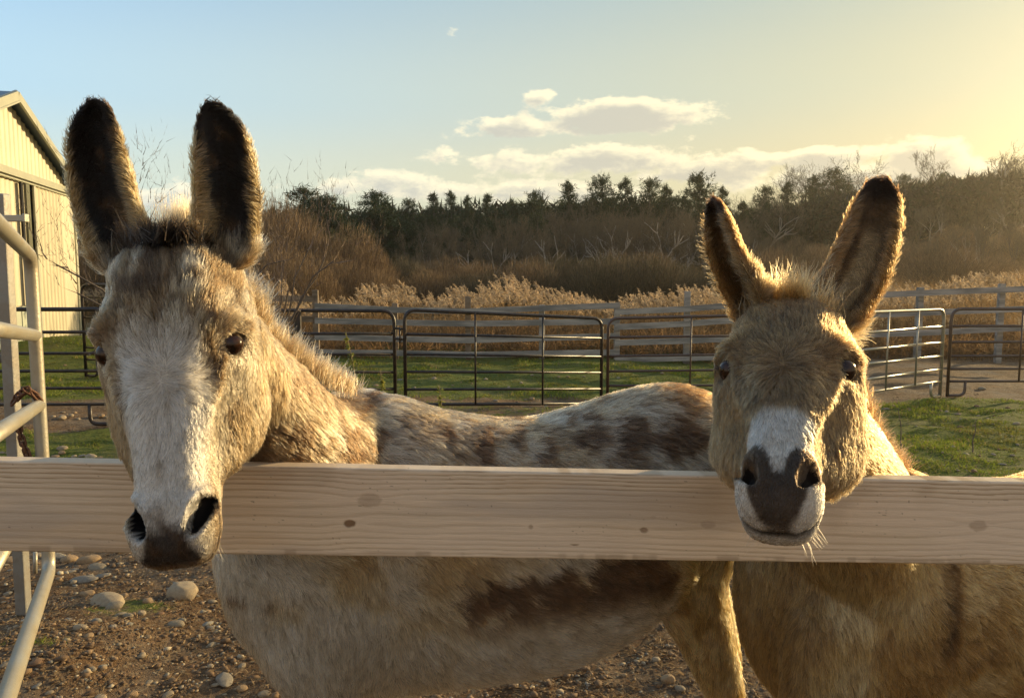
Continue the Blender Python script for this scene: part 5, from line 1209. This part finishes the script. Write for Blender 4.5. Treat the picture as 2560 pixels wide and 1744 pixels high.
# ------------------------------------------------------------------ reeds and rank grass
M_reed = mat('dry_reed', rough=.85, attr='col', translucent=.35, spec=.2)
rgr = np.random.default_rng(55)
def reeds(name, label, n_, srange, Yr, hfun, plume=True, cols=None, sc_=1.0):
    s_ = rgr.uniform(*srange, n_); Y = Yr[0] + (Yr[1] - Yr[0]) * rgr.random(n_); x = s_ * Y; g_ = ground_z(x, Y); px = IW / 2 + s_ * F
    h = hfun(px, Y) * rgr.uniform(.70, 1.10, n_) - g_; keep = (h > .25) & ((x > -6.2) | (Y > 21)) & (rgr.random(n_) < .25 + 1.3 * sstep(fbm(np.stack([x, Y, x * 0], -1), 1.1, 3, 29), .36, .60)); x, Y, g_, h = x[keep], Y[keep], g_[keep], h[keep]; n_ = len(x)
    base = np.stack([x, Y, g_ - .02], -1); lean = unit_rows(np.stack([rgr.normal(-.10, .10, n_), rgr.normal(0, .1, n_), np.ones(n_)], -1)); cc = Cards(); tone = rgr.uniform(.7, 1.25, (n_, 1))
    cc.add(blades(base, lean, h, np.full(n_, .013) * sc_, rgr), np.array(cols[0]) * tone)
    for k in range(5):                                                       # long drooping leaves
        f = rgr.uniform(.15, .75, n_); c = base + lean * (h * f)[:, None]; d_ = unit_rows(rgr.normal(0, .8, (n_, 3)) + np.array((0, 0, .55))); cc.add(blades(c, d_, rgr.uniform(.12, .34, n_) * sc_, np.full(n_, .018), rgr), np.array(cols[1]) * tone * rgr.uniform(.7, 1.2, (n_, 1)))
    if plume:
        has = rgr.random(n_) < .8; hb = base[has]; hl = lean[has]; hh = h[has]; m_ = len(hb); droop = unit_rows(np.stack([rgr.normal(-.8, .4, m_), rgr.normal(0, .4, m_), np.full(m_, .2)], -1))
        for k in range(26):
            f = rgr.uniform(0, 1, m_); c = hb + hl * (hh - .03)[:, None] + (hl * .75 + droop * .5 * f[:, None]) * (f * .20 * sc_)[:, None]
            d_ = unit_rows(rgr.normal(0, .6, (m_, 3)) + droop * .7 + np.array((0, 0, .15))); wdt = np.sin(f * 2.6 + .4); cc.add(blades(c, d_, rgr.uniform(.03, .085, m_) * (.5 + wdt) * sc_, rgr.uniform(.014, .036, m_) * sc_, rgr), np.array(cols[2]) * tone[has] * rgr.uniform(.75, 1.3, (m_, 1)))
    o = link_mesh(name, cc.mesh(name), M_reed); tag(o, label, name.replace('_', ' '), kind='stuff'); return o
def prof(px, Y):
    yd = np.interp(px / S, [150, 230, 560, 600, 640, 700, 800, 850, 930, 1000, 1060, 1120, 1160, 1210, 1260, 1400, 1500, 1600, 1700, 1850, 1950, 2030, 2100, 2200, 2260, 2330], [600, 608, 600, 592, 625, 672, 668, 640, 628, 655, 650, 640, 622, 634, 652, 664, 655, 640, 645, 650, 645, 638, 640, 622, 612, 615])
    return EYE + (HORIZON - yd * S) / F * Y - .26 + .24 * (fbm(np.stack([px / F * 17, Y * .9, Y * 0], -1), .9, 3, 6) - .5) * 2
RC = [(.28, .19, .095), (.29, .19, .09), (.50, .38, .24)]
reeds('reeds', 'feathery tan reed bed behind the board fence', 3000, (-.60, .70), (15.5, 20.5), prof, cols=RC)
reeds('reeds', 'feathery tan reed bed behind the board fence', 1500, (-.60, .70), (20.5, 25), lambda px, Y: prof(px, Y * 0 + 18.0) - .06 * (Y - 18), cols=RC, sc_=1.2)
reeds('rank_grass', 'rusty brown rank grass along the board fence', 9000, (-.60, .70), (13.1, 16.5), lambda px, Y: .35 + .40 * (Y - 13.0) / 3.5 + px * 0, plume=False, cols=[(.21, .130, .062), (.25, .155, .075), (0, 0, 0)], sc_=.9)
reeds('meadow_grass', 'dry orange grass on the slope beyond the reeds', 9000, (.10, .70), (27, 60), lambda px, Y: ground_z((px - IW / 2) / F * Y, Y) + .85, plume=False, cols=[(.36, .22, .09), (.42, .26, .11), (0, 0, 0)], sc_=2.6)

# ------------------------------------------------------------------ turf, litter, single weeds
rgg = np.random.default_rng(66)
def scatter(n_, Yr, pw=1.0):
    Y = Yr[0] * (Yr[1] / Yr[0]) ** (rgg.random(n_) ** pw); x = rgg.uniform(-.72, .72, n_) * Y; return x, Y
x, Y = scatter(520000, (2.6, 16)); gm_ = grass_amount(x, Y); keep = rgg.random(len(x)) < np.clip((gm_ - .30) * 2.2, 0, 1); x, Y = x[keep], Y[keep]; n_ = len(x); print('grass blades', n_)
c = np.stack([x, Y, ground_z(x, Y) - .004], -1); d_ = unit_rows(np.stack([rgg.normal(0, .8, n_), rgg.normal(0, .8, n_), np.ones(n_)], -1)); tuftn = fbm(c, 2.6, 3, 44); ln_ = rgg.uniform(.010, .028, n_) * (.55 + 1.6 * sstep(tuftn, .46, .66)); ln_ = ln_ * np.clip(Y / 7, .6, 1.3)
col = np.array((.165, .205, .028)) * rgg.uniform(.6, 1.5, (n_, 1)); y_ = rgg.random(n_) < .14; col[y_] = (.27, .21, .09); pn = fbm(c, 1.1, 3, 58); col = col * (1 - .55 * sstep(pn, .48, .62))[:, None] + np.array((.20, .17, .06)) * (.35 * sstep(pn, .48, .62))[:, None]; ln_ = ln_ * (1 - .4 * sstep(pn, .5, .65)); y_ = tuftn > .6; col[y_] = col[y_] * np.array((1.2, 1.15, 1))
cc = Cards(); cc.add(blades(c, d_, ln_, np.clip(Y * .0011, .003, .012) * rgg.uniform(.8, 1.5, n_), rgg), col)
M_grass = mat('turf', rough=.7, attr='col', translucent=.35, spec=.3)
tag(link_mesh('grass', cc.mesh('grass'), M_grass), 'short green paddock turf in worn patches', 'grass', kind='stuff')
x, Y = scatter(60000, (2.5, 7.5)); keep = (grass_amount(x, Y) < .5) & (rgg.random(len(x)) < .25 + .75 * (fbm(np.stack([x, Y, x * 0], -1), 3, 3, 12) > .5)); x, Y = x[keep], Y[keep]; n_ = len(x)
c = np.stack([x, Y, ground_z(x, Y) + rgg.uniform(.001, .008, n_)], -1); d_ = unit_rows(np.stack([rgg.normal(0, 1, n_), rgg.normal(0, 1, n_), rgg.normal(.05, .16, n_)], -1)); cc = Cards()
cc.add(blades(c, d_, rgg.uniform(.008, .040, n_), rgg.uniform(.002, .006, n_), rgg), np.where((rgg.random(n_) < .6)[:, None], np.array((.34, .24, .13)), np.array((.12, .07, .04))) * rgg.uniform(.6, 1.4, (n_, 1)))
tag(link_mesh('straw_litter', cc.mesh('straw'), M_reed), 'bits of straw and dead leaf on the trodden dirt', 'litter', kind='stuff')
M_weed = mat('weed_leaf', rough=.7, attr='col', translucent=.4)
def weed(px, ytop, Y, lean, leafy, label, name='weed', h=None):
    t_ = P(px, ytop, Y); b = Vector((t_.x + lean, Y, gz(t_.x, Y) - .02)); rg_ = np.random.default_rng(int(px)); n_ = 14
    root = empty(name, b); tag(root, label, 'weed'); pts = [b.lerp(t_, i / n_) + Vector((math.sin(i * .8) * .006, 0, 0)) for i in range(n_ + 1)]
    mb = MB(); mb.tube(pts, [.007 * (1 - .6 * i / n_) for i in range(n_ + 1)], 5); adopt(mb.build('stem', M_bark if not leafy else M_green, smooth=True), root)
    if leafy:
        Pn = A3([tuple(p) for p in pts]); t = rg_.uniform(.35, 1, 90); i = np.minimum((t * n_).astype(int), n_ - 1); c = Pn[i]; d_ = unit_rows(rg_.normal(0, 1, (90, 3)) + np.array((0, 0, -.3))); cc = Cards(); cc.add(blades(c + d_ * .03, -d_, np.full(90, .04), rg_.uniform(.012, .024, 90), rg_), np.array((.30, .30, .06)) * rg_.uniform(.5, 1.3, (90, 1))); cc.add(blades(c, d_, rg_.uniform(.03, .07, 90), rg_.uniform(.012, .024, 90), rg_), np.array((.30, .30, .06)) * rg_.uniform(.5, 1.3, (90, 1))); adopt(link_mesh('leaves', cc.mesh('leaves'), M_weed), root)
    return root
M_green = mat('weed_stem', (.22, .17, .07), .7)
weed(866, 826, 7.0, .16, True, 'yellow green leafy weed rising behind the pale donkey withers')
weed(953, 925, 6.6, .02, True, 'low green weed showing just above the pale donkey back')
weed(1100, 962, 6.2, .02, True, 'small green weed tuft over the dip of the donkey back')
weed(2247, 1020, 6.0, .06, False, 'thin dry bent twig standing in the right hand turf')
weed(2440, 1052, 6.4, -.02, False, 'thin dark dry twig nearest the right edge in the turf')
mb, T = bare_tree(31, H=2.7, spread=.34, twigs=.6, stems=2, up=.9, minr=.0016); sap = proto('sapling', twig_mesh(T[::3], [(.16, .12, .09)], 3), mb, M_bark, M_twig)
q = P(400, 480, 6.0); sap.location = (q.x, 6.0, 0); sap.scale = (1, 1, 1); tag(sap, 'thin bare sapling seen between the pale donkey ears', 'sapling')
# ------------------------------------------------------------------ stones
M_stone = []
for i_, (a, b) in enumerate([((.27, .215, .14), (.19, .15, .095)), ((.32, .215, .11), (.22, .145, .075)), ((.23, .20, .155), (.16, .135, .10)), ((.20, .11, .055), (.14, .08, .04)), ((.35, .28, .18), (.25, .19, .12))]):
    M_stone.append(mat('river_stone', a, .8, var=.22, vscale=9, bump=.25, bscale=60, c2=b))
def stone_mesh(seed, sub=4, flat=.6, elong=1.3):
    bm = bmesh.new(); bmesh.ops.create_icosphere(bm, subdivisions=sub, radius=.5); V = A3([tuple(v.co) for v in bm.verts]); rg_ = np.random.default_rng(seed)
    cut = unit_rows(rg_.normal(0, 1, (5, 3)));
    for c in cut: dd = V @ c; V = V - np.outer(np.maximum(dd - rg_.uniform(.36, .46), 0) * .75, c)
    V = V * (1 + .22 * (fbm(V + seed, 2.2, 2, seed) - .5) + .05 * (fbm(V + seed, 9, 2, seed) - .5))[:, None]; V = V * np.array((elong, 1, flat))
    for v, c in zip(bm.verts, V): v.co = Vector(c)
    me = bpy.data.meshes.new('stone'); bm.to_mesh(me); bm.free(); me.polygons.foreach_set('use_smooth', np.ones(len(me.polygons), bool)); return me
smeshes = []
for k in range(10):
    me = stone_mesh(200 + k, flat=[.55, .7, .45, .6, .8, .5, .65, .4, .75, .6][k], elong=[1.3, 1.05, 1.6, 1.2, 1.0, 1.5, 1.25, 1.8, 1.1, 1.4][k]); me.materials.append(M_stone[k % 5]); smeshes.append(me)
def Gp(px, py):
    x, z = (px - IW / 2) / F, (IH / 2 - py) / F; d_ = Vector((x, math.cos(PITCH) + z * math.sin(PITCH), -math.sin(PITCH) + z * math.cos(PITCH))); t = 1.0; p = None
    zz = 0
    for _ in range(4): p = Vector((0, 0, EYE)) + d_ * ((zz - EYE) / d_.z); zz = gz(p.x, p.y)
    return p
def stone(px, py, wpx, k, label=None, rz=None, m_=None, sink=.34):
    p = Gp(px, py); w_ = wpx / F * p.y; me = smeshes[k]; o = bpy.data.objects.new('stone', me); COL.objects.link(o)
    s_ = w_ / 1.25; o.scale = (s_, s_, s_); hh = [.55, .7, .45, .6, .8, .5, .65, .4, .75, .6][k] * .5 * s_; o.location = (p.x, p.y, gz(p.x, p.y) + hh * (1 - 2 * random.uniform(sink - .06, sink + .14))); o.rotation_euler = (random.uniform(-.15, .15), random.uniform(-.15, .15), random.uniform(0, 6.28) if rz is None else rz)
    tag(o, label or 'smooth rounded field stone lying loose on the dirt', 'stone', 'stones scattered over the paddock'); return o
named = [(458, 1492, 96, 4, 'largest smooth grey stone, half sunk in the dirt under the pale donkey chin'), (270, 1508, 92, 9, 'long reddish brown stone lying under the plank on the left'), (172, 1400, 52, 1, 'pale stone just below the plank beside the near gate'), (222, 1402, 58, 6, 'tan blunt stone just below the plank, second from the near gate'),
    (286, 1516, 44, 0, 'olive rounded stone in front of the reddish brown one'), (130, 1393, 60, 7, 'flat pale stone touching the lower edge of the plank'), (218, 1488, 38, 6, 'round tan stone left of the reddish brown stone'), (372, 1505, 36, 1, 'small warm tan stone left of the largest grey stone'), (245, 1420, 46, 5, 'low flat ochre stone under the plank'), (213, 1450, 56, 2, 'long flat grey stone in the gravel under the plank')]
for px, py, w_, k, lb in named: stone(px, py, w_, k, lb, rz=random.uniform(-.4, .4))
for px, py, w_, k in [(285, 1520, 44, 0), (310, 1490, 26, 1), (355, 1535, 26, 4), (320, 1540, 30, 0), (302, 1538, 26, 5), (400, 1535, 24, 3), (440, 1560, 40, 5), (200, 1573, 40, 9), (222, 1590, 26, 6), (370, 1592, 24, 1), (356, 1635, 22, 4), (228, 1665, 30, 0), (258, 1665, 22, 1), (105, 1455, 26, 1), (185, 1457, 22, 4), (257, 1440, 30, 2), (15, 1662, 32, 5), (90, 1660, 34, 3), (250, 1738, 42, 4), (330, 1736, 36, 1), (420, 1738, 30, 0),
                      (560, 1700, 56, 7), (605, 1722, 36, 1), (660, 1735, 34, 0), (530, 1612, 26, 0), (525, 1570, 24, 5), (60, 1380, 30, 0), (98, 1390, 26, 4), (28, 1400, 40, 6), (1670, 1700, 46, 1), (1700, 1722, 30, 0), (1640, 1650, 30, 4), (1560, 1690, 22, 1)]: stone(px, py, w_, k)
for i in range(70):
    px = random.uniform(0, 640); py = random.uniform(1385, 1742); stone(px, py, random.choice((10, 12, 14, 18, 22)), random.randrange(10))
for px, py, w_, k in [(155, 1122, 26, 0), (155, 1136, 22, 1), (138, 1143, 22, 6), (185, 1142, 18, 4), (205, 1140, 20, 2), (228, 1143, 34, 9), (100, 1142, 22, 1), (5, 1130, 16, 0), (22, 1132, 20, 4), (248, 1146, 18, 6), (178, 1041, 17, 4), (187, 1033, 14, 1), (157, 1031, 12, 0), (195, 1047, 14, 0), (155, 1046, 26, 9), (133, 1043, 16, 4), (230, 1040, 16, 6), (252, 1038, 24, 1), (262, 1046, 16, 0), (97, 1042, 14, 4), (240, 1062, 14, 2), (160, 875, 10, 1),
                      (1085, 946, 16, 0), (1215, 950, 15, 4), (1420, 940, 12, 1), (1330, 998, 16, 6), (1240, 1003, 14, 0), (950, 935, 18, 4), (940, 965, 16, 1), (1655, 940, 12, 0), (1365, 1015, 14, 4), (1000, 950, 12, 2)]: stone(px, py, w_, k)
for i in range(75):
    px = random.uniform(2180, 2560); py = random.uniform(1015, 1200); stone(px, py, random.choice((7, 9, 12, 16)), random.randrange(10))
for i in range(40):
    px = random.uniform(700, 1650); py = random.uniform(925, 1060); stone(px, py, random.choice((6, 8, 11)), random.randrange(10))
for px, py, w_, k in [(2532, 876, 26, 4), (2500, 880, 12, 0), (2552, 876, 12, 1), (2455, 972, 18, 0)]: stone(px, py, w_, k)
# fine gravel
bm = bmesh.new(); bmesh.ops.create_icosphere(bm, subdivisions=1, radius=.5); PVt = A3([tuple(v.co) for v in bm.verts]); PFt = np.array([[v.index for v in f.verts] for f in bm.faces]); bm.free()
x, Y = scatter(42000, (2.4, 9.5), 1.2); keep = (grass_amount(x, Y) < .45) & (rgg.random(len(x)) < .2 + .9 * sstep(fbm(np.stack([x, Y, x * 0], -1), 2.2, 3, 19), .42, .62)); x, Y = x[keep], Y[keep]; n_ = len(x)
s_ = rgg.lognormal(-4.65, .55, n_).clip(.003, .035); an = rgg.uniform(0, 6.28, n_); sc3 = np.stack([s_ * rgg.uniform(1, 1.7, n_), s_, s_ * rgg.uniform(.3, .7, n_)], -1); jit = 1 + rgg.uniform(-.34, .34, (n_, len(PVt), 3)); Vp = PVt[None] * sc3[:, None] * jit
ca, sa = np.cos(an)[:, None], np.sin(an)[:, None]; Vx = Vp[..., 0] * ca - Vp[..., 1] * sa; Vy = Vp[..., 0] * sa + Vp[..., 1] * ca; Vp = np.stack([Vx + x[:, None], Vy + Y[:, None], Vp[..., 2] + (ground_z(x, Y) + sc3[:, 2] * .12)[:, None]], -1)
Fp = (PFt[None] + (np.arange(n_) * len(PVt))[:, None, None]).reshape(-1, 3); pm = np_mesh('gravel', Vp.reshape(-1, 3), Fp)
pal = A3([(.30, .235, .15), (.38, .32, .22), (.20, .13, .07), (.13, .080, .040), (.10, .058, .028), (.16, .10, .05), (.115, .07, .035), (.22, .20, .16)])[rgg.choice(8, n_, p=[.09, .06, .15, .18, .17, .15, .15, .05])] * rgg.uniform(.7, 1.2, (n_, 1)); set_col(pm, np.repeat(pal, len(PVt), 0))
tag(link_mesh('gravel', pm, mat('gravel', rough=.85, attr='col')), 'fine gravel and pebbles trodden into the dirt', 'gravel', kind='stuff'); print('gravel', n_)
# ------------------------------------------------------------------ thin haze added in place of a lens flare veil
bm = bmesh.new(); bmesh.ops.create_cube(bm, size=1); hz_me = bpy.data.meshes.new('haze'); bm.to_mesh(hz_me); bm.free()
hz_o = link_mesh('haze', hz_me); hz_o.scale = (260, 170, 24); hz_o.location = (0, 60, 10.5); tag(hz_o, 'thin golden evening haze', 'haze', kind='stuff')
hm = bpy.data.materials.new('haze'); hm.use_nodes = True; t = hm.node_tree; t.nodes.clear(); o_ = nn(t, 'ShaderNodeOutputMaterial'); v_ = nn(t, 'ShaderNodeVolumePrincipled')
v_.inputs['Color'].default_value = (1, .93, .78, 1); v_.inputs['Density'].default_value = .0007; v_.inputs['Anisotropy'].default_value = .8
t.links.new(v_.outputs[0], o_.inputs['Volume']); hz_me.materials.append(hm)
